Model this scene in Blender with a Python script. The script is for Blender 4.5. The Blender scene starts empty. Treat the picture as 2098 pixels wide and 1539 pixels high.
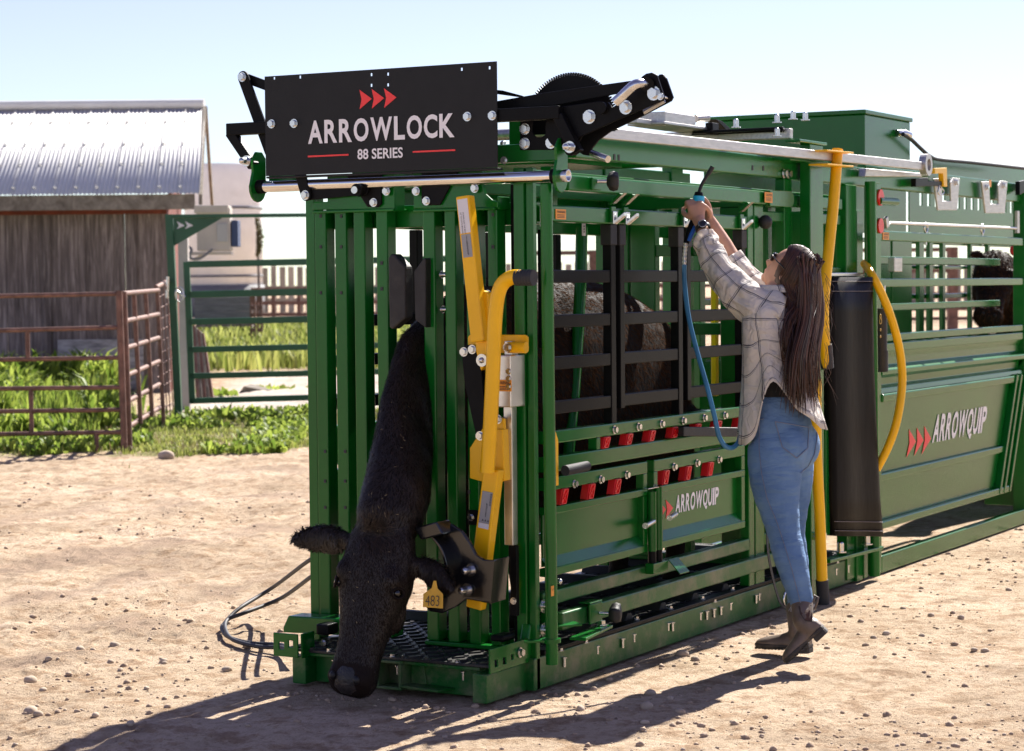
import bpy, math, random
import numpy as np
from mathutils import Vector, Matrix

random.seed(7)
RNG = np.random.default_rng(11)
C = bpy.context.scene.collection
SC = bpy.context.scene

# ------------------------------------------------------------------ camera, sky, sun, exposure
CAM = Vector((-7.606, -4.147, 1.6))
YAW, PITCH, ROLL, FPX = math.radians(29.177), math.radians(-2.340), math.radians(-0.516), 4524.3
fw = Vector((math.cos(YAW)*math.cos(PITCH), math.sin(YAW)*math.cos(PITCH), math.sin(PITCH)))
r0 = Vector((math.sin(YAW), -math.cos(YAW), 0.0)); u0 = r0.cross(fw)
rt = r0*math.cos(ROLL) + u0*math.sin(ROLL); up = u0*math.cos(ROLL) - r0*math.sin(ROLL)
cd = bpy.data.cameras.new('camera'); cam = bpy.data.objects.new('camera', cd); C.objects.link(cam)
m = Matrix.Identity(4)
for i in range(3):
    m[i][0] = rt[i]; m[i][1] = up[i]; m[i][2] = -fw[i]; m[i][3] = CAM[i]
cam.matrix_world = m
cd.sensor_width = 36.0; cd.lens = 36.0*FPX/2098.0
cd.clip_start = 0.1; cd.clip_end = 6000.0
cd.dof.use_dof = True; cd.dof.focus_distance = 9.0; cd.dof.aperture_fstop = 6.0
SC.camera = cam

SUN_AZ, SUN_EL = math.radians(-1.0), math.radians(42.0)
w = bpy.data.worlds.new('World'); SC.world = w; w.use_nodes = True
nt = w.node_tree; bgn = nt.nodes['Background']
sk = nt.nodes.new('ShaderNodeTexSky'); sk.sky_type = 'NISHITA'; sk.sun_disc = False
sk.sun_elevation = SUN_EL; sk.sun_rotation = math.pi/2 - SUN_AZ
sk.altitude = 300.0; sk.air_density = 1.0; sk.dust_density = 0.15; sk.ozone_density = 4.0
sky_tint = nt.nodes.new('ShaderNodeHueSaturation'); sky_tint.inputs['Hue'].default_value = 0.538; sky_tint.inputs['Saturation'].default_value = 0.80; sky_tint.inputs['Value'].default_value = 0.85      # colour shift that tints and dims the whole sky dome
nt.links.new(sk.outputs['Color'], sky_tint.inputs['Color']); nt.links.new(sky_tint.outputs['Color'], bgn.inputs['Color']); bgn.inputs['Strength'].default_value = 0.050
sd = bpy.data.lights.new('sun', 'SUN'); sun = bpy.data.objects.new('sun', sd); C.objects.link(sun)
sd.energy = 3.6; sd.angle = math.radians(0.5); sd.color = (1.0, 0.95, 0.87)
sdir = Vector((math.cos(SUN_EL)*math.cos(SUN_AZ), math.cos(SUN_EL)*math.sin(SUN_AZ), math.sin(SUN_EL)))
sun.rotation_euler = (-sdir).to_track_quat('-Z', 'Y').to_euler()
SC.view_settings.view_transform = 'Standard'
SC.view_settings.look = 'None'
SC.view_settings.exposure = 1.82
SC.view_settings.gamma = 1.0
SC.view_settings.use_curve_mapping = False

# ------------------------------------------------------------------ measuring helpers: where a sight line meets a real plane
def ray(px, py):
    return rt*((px-1049)/FPX) + up*(-(py-769.5)/FPX) + fw
def FX(px, py, X=0.0):            # on the plane x = X (front of the chute)
    d = ray(px, py); return CAM + d*((X-CAM.x)/d.x)
def SY(px, py, Y=0.0):            # on the plane y = Y (long side of the chute)
    d = ray(px, py); return CAM + d*((Y-CAM.y)/d.y)
def GZ(px, py, z=0.0):            # on level ground
    d = ray(px, py); return CAM + d*((z-CAM.z)/d.z)
def DP(px, py, depth):            # at a given distance
    return CAM + ray(px, py)*depth
RGT = Vector((math.sin(YAW), -math.cos(YAW), 0)); FWD = Vector((math.cos(YAW), math.sin(YAW), 0))
def BG(lat, dep, z=0.0):          # yard behind: metres to the right of and beyond the viewpoint
    p = Vector((CAM.x, CAM.y, 0)) + RGT*lat + FWD*dep; p.z = z; return p
def V(*a): return Vector(a)

# ------------------------------------------------------------------ mesh builder
class G:
    def __init__(s): s.v = []; s.f = []; s.s = []
    def add(s, vs, fs, smooth=False):
        o = len(s.v); s.v += [tuple(p) for p in vs]; s.f += [tuple(i+o for i in f) for f in fs]; s.s += [smooth]*len(fs); return s
    def box(s, x0, x1, y0, y1, z0, z1):
        return s.add([(x0,y0,z0),(x1,y0,z0),(x1,y1,z0),(x0,y1,z0),(x0,y0,z1),(x1,y0,z1),(x1,y1,z1),(x0,y1,z1)],
                     [(3,2,1,0),(4,5,6,7),(0,1,5,4),(1,2,6,5),(2,3,7,6),(3,0,4,7)])
    def bar(s, p, q, w, h, upv=(0,0,1)):
        p = Vector(p); q = Vector(q); a = (q-p).normalized(); u = Vector(upv)
        sd = a.cross(u).normalized(); u = sd.cross(a).normalized(); sd *= w/2; u *= h/2
        return s.add([p-sd-u, p+sd-u, p+sd+u, p-sd+u, q-sd-u, q+sd-u, q+sd+u, q-sd+u],
                     [(3,2,1,0),(4,5,6,7),(0,1,5,4),(1,2,6,5),(2,3,7,6),(3,0,4,7)])
    def obox(s, c, ax, ay, az):      # centre and three half-axis vectors
        c = Vector(c); ax = Vector(ax); ay = Vector(ay); az = Vector(az)
        if ax.cross(ay).dot(az) < 0: ax = -ax
        vs = [c+ax*i+ay*j+az*k for k in (-1,1) for i,j in ((-1,-1),(1,-1),(1,1),(-1,1))]
        return s.add(vs, [(3,2,1,0),(4,5,6,7),(0,1,5,4),(1,2,6,5),(2,3,7,6),(3,0,4,7)])
    def tube(s, pts, r, n=12, cap=True, hollow=0):
        pts = [Vector(p) for p in pts]; k = len(pts)
        rs = r if isinstance(r, (list, tuple)) else [r]*k
        t = [(pts[min(i+1,k-1)]-pts[max(i-1,0)]).normalized() for i in range(k)]
        ref = Vector((0,0,1)) if abs(t[0].z) < .9 else Vector((1,0,0))
        nn = t[0].cross(ref).normalized(); vs = []
        for i in range(k):
            if i: nn = (nn - t[i]*nn.dot(t[i])).normalized()
            b = t[i].cross(nn)
            for j in range(n):
                a = 2*math.pi*j/n; vs.append(pts[i] + (nn*math.cos(a)+b*math.sin(a))*rs[i])
        fs = [(i*n+j, i*n+(j+1)%n, (i+1)*n+(j+1)%n, (i+1)*n+j) for i in range(k-1) for j in range(n)]
        s.add(vs, fs, True)
        if cap:
            s.add(vs[:n], [tuple(range(n))[::-1]]); s.add(vs[-n:], [tuple(range(n))])
        return s
    def loft(s, rings, cap=True, smooth=True):
        n = len(rings[0]); vs = [p for r in rings for p in r]
        fs = [(i*n+j, i*n+(j+1)%n, (i+1)*n+(j+1)%n, (i+1)*n+j) for i in range(len(rings)-1) for j in range(n)]
        if cap: fs += [tuple(range(n))[::-1], tuple((len(rings)-1)*n+j for j in range(n))]
        return s.add(vs, fs, smooth)
    def plate(s, pts, vec):          # a flat outline with thickness
        pts = [Vector(p) for p in pts]; vec = Vector(vec); n = len(pts)
        nrm = Vector((0,0,0))
        for i in range(n): nrm += (pts[i]-pts[0]).cross(pts[(i+1)%n]-pts[0])
        if nrm.dot(vec) < 0: pts = pts[::-1]
        return s.add(pts + [p+vec for p in pts], [tuple(range(n))[::-1], tuple(range(n, 2*n))] + [(i, (i+1)%n, n+(i+1)%n, n+i) for i in range(n)])
    def ball(s, c, rx, ry=None, rz=None, nu=14, nv=9, M=None):
        ry = ry or rx; rz = rz or rx; vs = []; c = Vector(c)
        for i in range(nv+1):
            a = math.pi*i/nv
            for j in range(nu):
                b = 2*math.pi*j/nu; p = Vector((rx*math.sin(a)*math.cos(b), ry*math.sin(a)*math.sin(b), rz*math.cos(a)))
                if M: p = M @ p
                vs.append(c+p)
        fs = [(i*nu+j, (i+1)*nu+j, (i+1)*nu+(j+1)%nu, i*nu+(j+1)%nu) for i in range(nv) for j in range(nu)]
        return s.add(vs, fs, True)
    def holes(s, o, u, v, nvec, U, Vv, hl):   # plate with rectangular holes; hl = (u0,u1,v0,v1)
        o = Vector(o); u = Vector(u); v = Vector(v); nvec = Vector(nvec)
        us = sorted({0, U, *[h[0] for h in hl], *[h[1] for h in hl]}); vs_ = sorted({0, Vv, *[h[2] for h in hl], *[h[3] for h in hl]})
        solid = lambda i, j: 0 <= i < len(us)-1 and 0 <= j < len(vs_)-1 and not any(h[0] < (us[i]+us[i+1])/2 < h[1] and h[2] < (vs_[j]+vs_[j+1])/2 < h[3] for h in hl)
        idx = {}; P = []
        def vi(i, j, k):
            if (i,j,k) not in idx: idx[(i,j,k)] = len(P); P.append(o+u*us[i]+v*vs_[j]+nvec*k)
            return idx[(i,j,k)]
        F = []
        for i in range(len(us)-1):
            for j in range(len(vs_)-1):
                if not solid(i,j): continue
                F.append((vi(i,j,1),vi(i+1,j,1),vi(i+1,j+1,1),vi(i,j+1,1))); F.append((vi(i,j,0),vi(i,j+1,0),vi(i+1,j+1,0),vi(i+1,j,0)))
                for (di,dj,a,b) in ((-1,0,(i,j+1),(i,j)),(1,0,(i+1,j),(i+1,j+1)),(0,-1,(i,j),(i+1,j)),(0,1,(i+1,j+1),(i,j+1))):
                    if not solid(i+di,j+dj): F.append((vi(*a,0),vi(*b,0),vi(*b,1),vi(*a,1)))
        return s.add(P, F)
    def mesh(s, name, mt=None):
        me = bpy.data.meshes.new(name); me.from_pydata(s.v, [], s.f)
        me.polygons.foreach_set('use_smooth', s.s); me.update()
        if mt: me.materials.append(mt)
        return me

def put(name, me, parent=None):
    o = bpy.data.objects.new(name, me); C.objects.link(o)
    if parent is not None:
        o.parent = parent
        if parent.type == 'EMPTY': o.matrix_parent_inverse = PINV[parent.name]
    return o
PINV = {}
def obj(name, g, mt, parent=None, bevel=0.0, label=None, kind=None, seg=2):
    o = put(name, g.mesh(name, mt), parent)
    if bevel:
        b = o.modifiers.new('bevel', 'BEVEL'); b.width = bevel; b.segments = seg; b.limit_method = 'ANGLE'; b.angle_limit = math.radians(38)
    if label: o['label'] = label
    if kind: o['kind'] = kind
    return o
def tag(o, label, cat, group=None, kind=None):
    o['label'] = label; o['category'] = cat
    if group: o['group'] = group
    if kind: o['kind'] = kind
    return o
def thing(name, label, cat, loc, group=None):
    o = bpy.data.objects.new(name, None); C.objects.link(o); o.location = loc; o.empty_display_size = .1
    PINV[o.name] = Matrix.Translation(-Vector(loc)); return tag(o, label, cat, group)
def structure(name, g, mt, **k):
    o = obj(name, g, mt, **k); o['kind'] = 'structure'; return o

def arc(c, u, v, r, a0, a1, n):
    c = Vector(c); u = Vector(u); v = Vector(v)
    return [c + u*(r*math.cos(math.radians(a0+(a1-a0)*i/n))) + v*(r*math.sin(math.radians(a0+(a1-a0)*i/n))) for i in range(n+1)]
def smooth_path(pts, n=6):           # Catmull-Rom through the points
    pts = [Vector(p) for p in pts]; out = []
    for i in range(len(pts)-1):
        p0 = pts[max(i-1,0)]; p1 = pts[i]; p2 = pts[i+1]; p3 = pts[min(i+2,len(pts)-1)]
        for k in range(n):
            t = k/n
            out.append(0.5*((2*p1)+(p2-p0)*t+(2*p0-5*p1+4*p2-p3)*t*t+(3*p1-p0-3*p2+p3)*t**3))
    return out + [pts[-1]]

def value_noise(x, y, seed=0):
    xi = np.floor(x).astype(int); yi = np.floor(y).astype(int); fx = x-xi; fy = y-yi
    fx = fx*fx*(3-2*fx); fy = fy*fy*(3-2*fy)
    def h(a, b):
        n = (a*374761393 + b*668265263 + seed*1442695041) & 0xffffffff
        n = ((n ^ (n >> 13))*1274126177) & 0xffffffff
        return ((n ^ (n >> 16)) & 0xffff)/65535.0
    return (h(xi,yi)*(1-fx)+h(xi+1,yi)*fx)*(1-fy) + (h(xi,yi+1)*(1-fx)+h(xi+1,yi+1)*fx)*fy
def fbm(x, y, o=4, seed=0):
    t = 0; a = .5
    for i in range(o): t = t + a*value_noise(x*2**i+17.3*i, y*2**i+9.1*i, seed+i); a *= .5
    return t
def ground_z(lat, dep):
    """gentle rise of the yard beyond the gate; arrays or numbers"""
    return np.clip(np.asarray(dep, float)-24, 0, 80)*0.0125
def gz_at(p):
    q = Vector((p[0]-CAM.x, p[1]-CAM.y, 0)); return float(ground_z(0, q.dot(FWD)))

GLYPHW = dict(A=.98,R=.86,O=.98,W=1.42,L=.70,C=.86,K=.96,Q=.98,U=.86,I=.36,P=.82,S=.76,E=.70); GLYPHW['8'] = .80; GLYPHW[' '] = .30
def set_text(txt, bold, condensed):
    """text as one flat mesh; condensed sets heavy glyphs letter by letter in narrow boxes"""
    def one(s_, b_):
        cu = bpy.data.curves.new('t', 'FONT'); cu.body = s_; cu.size = 1.0; cu.offset = b_; cu.resolution_u = 4
        t = bpy.data.objects.new('t', cu); C.objects.link(t)
        dg = bpy.context.evaluated_depsgraph_get(); me_ = bpy.data.meshes.new_from_object(t.evaluated_get(dg))
        bpy.data.objects.remove(t); bpy.data.curves.remove(cu); return me_
    if not condensed: return one(txt, bold)
    vs = []; fs = []; x = 0
    for ch in txt:
        wd = GLYPHW.get(ch, .8)
        if ch != ' ':
            m1 = one(ch, bold); n = len(m1.vertices); co = np.empty(n*3); m1.vertices.foreach_get('co', co); co = co.reshape(-1,3); lo, hi = co.min(0), co.max(0)
            top = hi[1] if ch != 'Q' else lo[1]; k = len(vs); hgt = hi[1]-lo[1]; y0 = lo[1]
            if ch == 'Q': y0 = hi[1]-.78 if hgt > .8 else lo[1]; hgt = hi[1]-y0
            q_ = np.stack([x+(co[:,0]-lo[0])/(hi[0]-lo[0])*wd, (co[:,1]-y0)/hgt, co[:,2]*0], 1); vs += q_.tolist(); fs += [[v+k for v in p_.vertices] for p_ in m1.polygons]; bpy.data.meshes.remove(m1)
        x += wd + (.12 if ch != ' ' else .1)
    me_ = bpy.data.meshes.new('t'); me_.from_pydata(vs, [], fs); return me_
def lettering(name, txt, o, u, v, height, mt, parent, width=None, bold=0.0, shear=0.0, lift=0.002):
    """flat print on a surface: o = lower left corner, u / v = unit vectors along and up the text"""
    me = set_text(txt, bold, width is not None and bold >= .025)
    n = len(me.vertices); co = np.empty(n*3); me.vertices.foreach_get('co', co); co = co.reshape(-1,3)
    lo = co.min(0); hi = co.max(0); sy = height/(hi[1]-lo[1]); sx = (width/(hi[0]-lo[0])) if width else sy
    a = (co[:,0]-lo[0])*sx; b = (co[:,1]-lo[1])*sy; a = a + shear*b
    u = np.array(u); v = np.array(v); nn = np.cross(u, v); o = np.array(o)
    co = o + a[:,None]*u + b[:,None]*v + nn*lift
    me.vertices.foreach_set('co', co.ravel()); me.update(); me.materials.clear(); me.materials.append(mt)
    return put(name, me, parent)
# ------------------------------------------------------------------ materials
def mat(name, base, rough=.5, metal=0., var=0., vscale=8., col2=None, bump=0., bscale=60., coat=0., spec=.5, stretch=None, rvar=0.0, wear=None, wscale=3., wmin=.62):
    M = bpy.data.materials.new(name); M.use_nodes = True; t = M.node_tree; N = t.nodes; L = t.links; b = N['Principled BSDF']
    b.inputs['Base Color'].default_value = (*base, 1); b.inputs['Roughness'].default_value = rough; b.inputs['Metallic'].default_value = metal
    b.inputs['Specular IOR Level'].default_value = spec
    if coat: b.inputs['Coat Weight'].default_value = coat; b.inputs['Coat Roughness'].default_value = .06
    tc = N.new('ShaderNodeTexCoord'); src = tc.outputs['Object']
    if stretch:
        mp = N.new('ShaderNodeMapping'); mp.inputs['Scale'].default_value = stretch; L.new(src, mp.inputs[0]); src = mp.outputs[0]
    colout = None
    if col2 or var:
        n = N.new('ShaderNodeTexNoise'); n.inputs['Scale'].default_value = vscale; n.inputs['Detail'].default_value = 5; L.new(src, n.inputs[0])
        r = N.new('ShaderNodeValToRGB'); r.color_ramp.elements[0].position = .32; r.color_ramp.elements[1].position = .68
        c2 = col2 or tuple(min(1, c*(1+var)) for c in base); c1 = base if col2 else tuple(c*(1-var) for c in base)
        r.color_ramp.elements[0].color = (*c1, 1); r.color_ramp.elements[1].color = (*c2, 1)
        L.new(n.outputs['Fac'], r.inputs[0]); colout = r.outputs[0]; L.new(colout, b.inputs['Base Color'])
        if rvar:
            mr = N.new('ShaderNodeMapRange'); mr.inputs[3].default_value = rough-rvar; mr.inputs[4].default_value = rough+rvar
            L.new(n.outputs['Fac'], mr.inputs[0]); L.new(mr.outputs[0], b.inputs['Roughness'])
    if wear:      # dust and scuffs with a shape of their own
        n2 = N.new('ShaderNodeTexNoise'); n2.inputs['Scale'].default_value = wscale; n2.inputs['Detail'].default_value = 8; n2.inputs['Roughness'].default_value = .7; L.new(tc.outputs['Object'], n2.inputs[0])
        r2 = N.new('ShaderNodeMapRange'); r2.inputs[1].default_value = wmin; r2.inputs[2].default_value = wmin+.2; r2.inputs[4].default_value = .55; L.new(n2.outputs['Fac'], r2.inputs[0])
        mx = N.new('ShaderNodeMix'); mx.data_type = 'RGBA'; L.new(r2.outputs[0], mx.inputs[0]); mx.inputs[7].default_value = (*wear, 1)
        if colout: L.new(colout, mx.inputs[6])
        else: mx.inputs[6].default_value = (*base, 1)
        L.new(mx.outputs[2], b.inputs['Base Color'])
    if bump:
        n3 = N.new('ShaderNodeTexNoise'); n3.inputs['Scale'].default_value = bscale; n3.inputs['Detail'].default_value = 4; L.new(src, n3.inputs[0])
        bp = N.new('ShaderNodeBump'); bp.inputs['Strength'].default_value = bump; bp.inputs['Distance'].default_value = .01; L.new(n3.outputs['Fac'], bp.inputs['Height']); L.new(bp.outputs[0], b.inputs['Normal'])
    return M
DUST = (.26, .21, .15)
GREEN = mat('green_paint', (.003, .125, .012), .23, var=.12, vscale=2.5, bump=.03, bscale=90, coat=0, spec=.38, wear=(.07,.14,.055), wscale=5, wmin=.66)
GREEN_DUSTY = mat('green_paint_dusty', (.005, .105, .015), .34, var=.15, vscale=3, bump=.05, bscale=80, spec=.35, wear=DUST, wscale=5, wmin=.45)
GATEGREEN = mat('gate_green_paint', (.010, .085, .034), .4, var=.15, vscale=4, bump=.04, wear=(.07,.10,.06), wscale=6, wmin=.6)
BLACK = mat('black_paint', (.007, .007, .0075), .38, var=.2, vscale=6, bump=.06, bscale=140, spec=.09, wear=(.06,.055,.05), wscale=7, wmin=.66)
SIGNBLACK = mat('sign_black', (.009, .009, .0095), .5, var=.12, vscale=14, bump=.04, bscale=220, spec=.3, wear=(.03,.03,.03), wscale=9, wmin=.64)
YELLOW = mat('yellow_paint', (.92, .50, .004), .34, var=.04, vscale=5, bump=.04, bscale=90, spec=.4, wear=(.55,.33,.06), wscale=9, wmin=.7)
ZINC = mat('zinc_plating', (.62, .62, .62), .24, 1., var=.12, vscale=30, bump=.03, bscale=70)
GALV = mat('galvanised_steel', (.52, .50, .47), .42, .85, var=.16, vscale=12, rvar=.1, stretch=(1,6,6), bump=.05, bscale=40)
ALU = mat('aluminium', (.66, .65, .62), .32, .9, var=.1, vscale=10, rvar=.08)
CHROME = mat('polished_bar', (.70, .68, .65), .13, 1., var=.08, vscale=40, stretch=(1,.1,1), rvar=.06)
RUBBER = mat('black_rubber', (.016, .015, .015), .6, var=.3, vscale=20, bump=.15, bscale=90, wear=(.10,.085,.065), wscale=6, wmin=.56)
MATRUB = mat('tread_rubber', (.022, .021, .02), .42, var=.3, vscale=25, bump=.1, bscale=120, wear=(.13,.105,.075), wscale=5, wmin=.52)
GRIP = mat('foam_grip', (.03, .03, .032), .75, bump=.2, bscale=300, var=.2)
RED = mat('red_plastic', (.80, .016, .02), .36, var=.08, vscale=9, spec=.5)
REDPRINT = mat('red_print', (.92, .05, .05), .5)
WHITEPRINT = mat('white_print', (.86, .84, .86), .5)
DARKPRINT = mat('dark_print', (.03, .03, .035), .6)
LABELWHITE = mat('label_white', (.72, .70, .72), .4)
LABELGREY = mat('label_grey', (.30, .30, .31), .4)
LABELORANGE = mat('label_orange', (.86, .33, .02), .45)
VINYL = mat('black_vinyl', (.006, .0055, .006), .42, spec=.07, var=.3, vscale=5, bump=.15, bscale=7, stretch=(3,3,1))
HOSE_BLUE = mat('blue_hose', (.05, .20, .36), .35, var=.2, vscale=6)
HOSE_BLACK = mat('black_hose', (.014, .015, .022), .6, var=.2, vscale=30)
CYAN = mat('blue_plastic', (.02, .42, .70), .35)
BLUE_TRIG = mat('deep_blue_plastic', (.02, .12, .5), .35)

def wood(name, c1, c2, c3, sc=(3,3,.35), vs=4):
    M = bpy.data.materials.new(name); M.use_nodes = True; t = M.node_tree; N = t.nodes; L = t.links; b = N['Principled BSDF']; b.inputs['Roughness'].default_value = .85; b.inputs['Specular IOR Level'].default_value = .2
    tc = N.new('ShaderNodeTexCoord'); mp = N.new('ShaderNodeMapping'); mp.inputs['Scale'].default_value = sc; L.new(tc.outputs['Object'], mp.inputs[0])
    oi = N.new('ShaderNodeObjectInfo'); ad = N.new('ShaderNodeVectorMath'); ad.operation = 'ADD'; sc_ = N.new('ShaderNodeVectorMath'); sc_.operation = 'SCALE'; sc_.inputs[0].default_value = (13,7,5); L.new(oi.outputs['Random'], sc_.inputs['Scale'])
    L.new(mp.outputs[0], ad.inputs[0]); L.new(sc_.outputs[0], ad.inputs[1])
    n = N.new('ShaderNodeTexNoise'); n.inputs['Scale'].default_value = vs; n.inputs['Detail'].default_value = 9; n.inputs['Roughness'].default_value = .68; n.inputs['Distortion'].default_value = .6; L.new(ad.outputs[0], n.inputs[0])
    r = N.new('ShaderNodeValToRGB'); e = r.color_ramp.elements; e[0].position = .3; e[0].color = (*c1,1); e[1].position = .72; e[1].color = (*c3,1); k = r.color_ramp.elements.new(.5); k.color = (*c2,1)
    L.new(n.outputs['Fac'], r.inputs[0])
    hs = N.new('ShaderNodeHueSaturation'); mr = N.new('ShaderNodeMapRange'); mr.inputs[3].default_value = .72; mr.inputs[4].default_value = 1.25; L.new(oi.outputs['Random'], mr.inputs[0]); L.new(mr.outputs[0], hs.inputs['Value']); L.new(r.outputs[0], hs.inputs['Color'])
    L.new(hs.outputs[0], b.inputs['Base Color'])
    bp = N.new('ShaderNodeBump'); bp.inputs['Strength'].default_value = .5; bp.inputs['Distance'].default_value = .01; L.new(n.outputs['Fac'], bp.inputs['Height']); L.new(bp.outputs[0], b.inputs['Normal'])
    return M
BARNWOOD = wood('weathered_barn_board', (.07,.056,.05), (.16,.13,.12), (.38,.32,.295), sc=(5,5,.35))
GREYWOOD = wood('grey_weathered_wood', (.12,.10,.08), (.22,.19,.155), (.34,.30,.25), sc=(1.5,1.5,1.5))
FENCEWOOD = wood('fence_picket_wood', (.24,.20,.17), (.33,.285,.24), (.42,.37,.32), sc=(3,3,.6))
REDWOOD = mat('red_barn_trim', (.16,.035,.02), .8, var=.3, vscale=6)
ROOFMETAL = mat('white_roof_metal', (.66,.65,.63), .75, .0, var=.05, vscale=3, spec=.15)
RUST = mat('rusty_pipe', (.17,.085,.062), .62, .1, var=.35, vscale=9, bump=.15, bscale=60, wear=(.30,.20,.16), wscale=12, wmin=.56)
CONCRETE = mat('silo_plaster', (.95,.95,.95), .9, var=.04, vscale=2.2, bump=.3, bscale=20, wear=(.78,.76,.74), wscale=1.6, wmin=.52)
BEIGE = mat('beige_paint', (.47,.42,.36), .6, var=.1, vscale=4)
GREYSTEEL = mat('grey_trough', (.16,.16,.17), .7, var=.2, vscale=3, stretch=(1,1,8))
STONE = mat('pale_stone', (.34,.265,.195), .95, col2=(.50,.40,.31), vscale=9, bump=.4, bscale=40)
DARKSTONE = mat('dark_stone', (.17,.12,.085), .95, col2=(.34,.26,.185), vscale=9, bump=.4, bscale=40)
CLOD = mat('dry_clod', (.30,.215,.15), .95, col2=(.46,.345,.25), vscale=14, bump=.5, bscale=60)
def leafmat(name, c1, c2, trans=.35):
    M = bpy.data.materials.new(name); M.use_nodes = True; t = M.node_tree; N = t.nodes; L = t.links; b = N['Principled BSDF']
    g = N.new('ShaderNodeNewGeometry'); r = N.new('ShaderNodeValToRGB'); r.color_ramp.elements[0].color = (*c1,1); r.color_ramp.elements[1].color = (*c2,1)
    L.new(g.outputs['Random Per Island'], r.inputs[0]); L.new(r.outputs[0], b.inputs['Base Color']); b.inputs['Roughness'].default_value = .55; b.inputs['Specular IOR Level'].default_value = .3
    tr = N.new('ShaderNodeBsdfTranslucent'); L.new(r.outputs[0], tr.inputs[0]); mx = N.new('ShaderNodeMixShader'); mx.inputs[0].default_value = trans
    L.new(b.outputs[0], mx.inputs[1]); L.new(tr.outputs[0], mx.inputs[2]); L.new(mx.outputs[0], N['Material Output'].inputs[0]); return M
GRASS = leafmat('grass_blade', (.09,.13,.02), (.44,.46,.13), .5)
WEED = leafmat('weed_leaf', (.09,.16,.02), (.40,.48,.09), .5)
BUSH = leafmat('bush_leaf', (.10,.09,.035), (.20,.17,.07), .3)
HAY = leafmat('straw', (.22,.16,.08), (.36,.28,.15), .2)

def groundmat():
    M = bpy.data.materials.new('dirt_yard'); M.use_nodes = True; t = M.node_tree; N = t.nodes; L = t.links; b = N['Principled BSDF']; b.inputs['Roughness'].default_value = .95; b.inputs['Specular IOR Level'].default_value = .15
    tc = N.new('ShaderNodeTexCoord')
    def noise(s, d=6, ro=.6):
        n = N.new('ShaderNodeTexNoise'); n.inputs['Scale'].default_value = s; n.inputs['Detail'].default_value = d; n.inputs['Roughness'].default_value = ro; L.new(tc.outputs['Object'], n.inputs[0]); return n.outputs['Fac']
    def ramp(f, els):
        r = N.new('ShaderNodeValToRGB'); e = r.color_ramp.elements
        e[0].position, e[0].color = els[0][0], (*els[0][1],1); e[1].position, e[1].color = els[-1][0], (*els[-1][1],1)
        for p, c in els[1:-1]: k = e.new(p); k.color = (*c,1)
        L.new(f, r.inputs[0]); return r.outputs[0]
    def mix(f, a, c, typ='MIX'):
        m = N.new('ShaderNodeMix'); m.data_type = 'RGBA'; m.blend_type = typ
        if isinstance(f, float): m.inputs[0].default_value = f
        else: L.new(f, m.inputs[0])
        for s, i in ((a,6),(c,7)):
            if isinstance(s, tuple): m.inputs[i].default_value = (*s,1)
            else: L.new(s, m.inputs[i])
        return m.outputs[2]
    base = ramp(noise(.9, 7, .62), [(.34,(.40,.30,.205)), (.5,(.52,.40,.28)), (.66,(.61,.475,.35))])
    fine = ramp(noise(22, 6, .75), [(.34,(.72,.68,.64)), (.52,(1.0,1.0,1.0)), (.72,(1.12,1.11,1.1))])
    c = mix(1.0, base, fine, 'MULTIPLY')
    crumbs = ramp(noise(60, 3, .6), [(.60,(1,1,1)), (.70,(.62,.58,.52))])
    c = mix(1.0, c, crumbs, 'MULTIPLY')
    scuff = ramp(noise(7, 10, .74), [(.50,(1,1,1)), (.56,(.80,.74,.68)), (.64,(.62,.54,.47))])
    c = mix(1.0, c, scuff, 'MULTIPLY')
    damp = N.new('ShaderNodeMapRange'); damp.inputs[1].default_value = .54; damp.inputs[2].default_value = .68; damp.inputs[4].default_value = .75; L.new(noise(1.7, 8, .7), damp.inputs[0])
    c = mix(damp.outputs[0], c, (.25,.18,.115))
    at = N.new('ShaderNodeAttribute'); at.attribute_name = 'zone'; sp = N.new('ShaderNodeSeparateColor'); L.new(at.outputs['Color'], sp.inputs[0])
    soil = ramp(noise(5, 5), [(.35,(.16,.17,.05)), (.65,(.30,.27,.12))])
    c = mix(sp.outputs[2], c, ramp(noise(3.5, 9, .72), [(.36,(.20,.142,.098)), (.62,(.40,.29,.205))])); c = mix(sp.outputs[0], c, soil)
    pale = ramp(noise(2, 6), [(.35,(.42,.36,.30)), (.65,(.58,.52,.45))])
    c = mix(sp.outputs[1], c, pale)
    L.new(c, b.inputs['Base Color'])
    h1 = noise(14, 8, .72); h2 = noise(70, 5, .7); ad = N.new('ShaderNodeMath'); ad.operation = 'MULTIPLY_ADD'; ad.inputs[1].default_value = .45; L.new(h2, ad.inputs[0]); L.new(h1, ad.inputs[2])
    bp = N.new('ShaderNodeBump'); bp.inputs['Strength'].default_value = .85; bp.inputs['Distance'].default_value = .04; L.new(ad.outputs[0], bp.inputs['Height']); L.new(bp.outputs[0], b.inputs['Normal'])
    return M
DIRT = groundmat()
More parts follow.
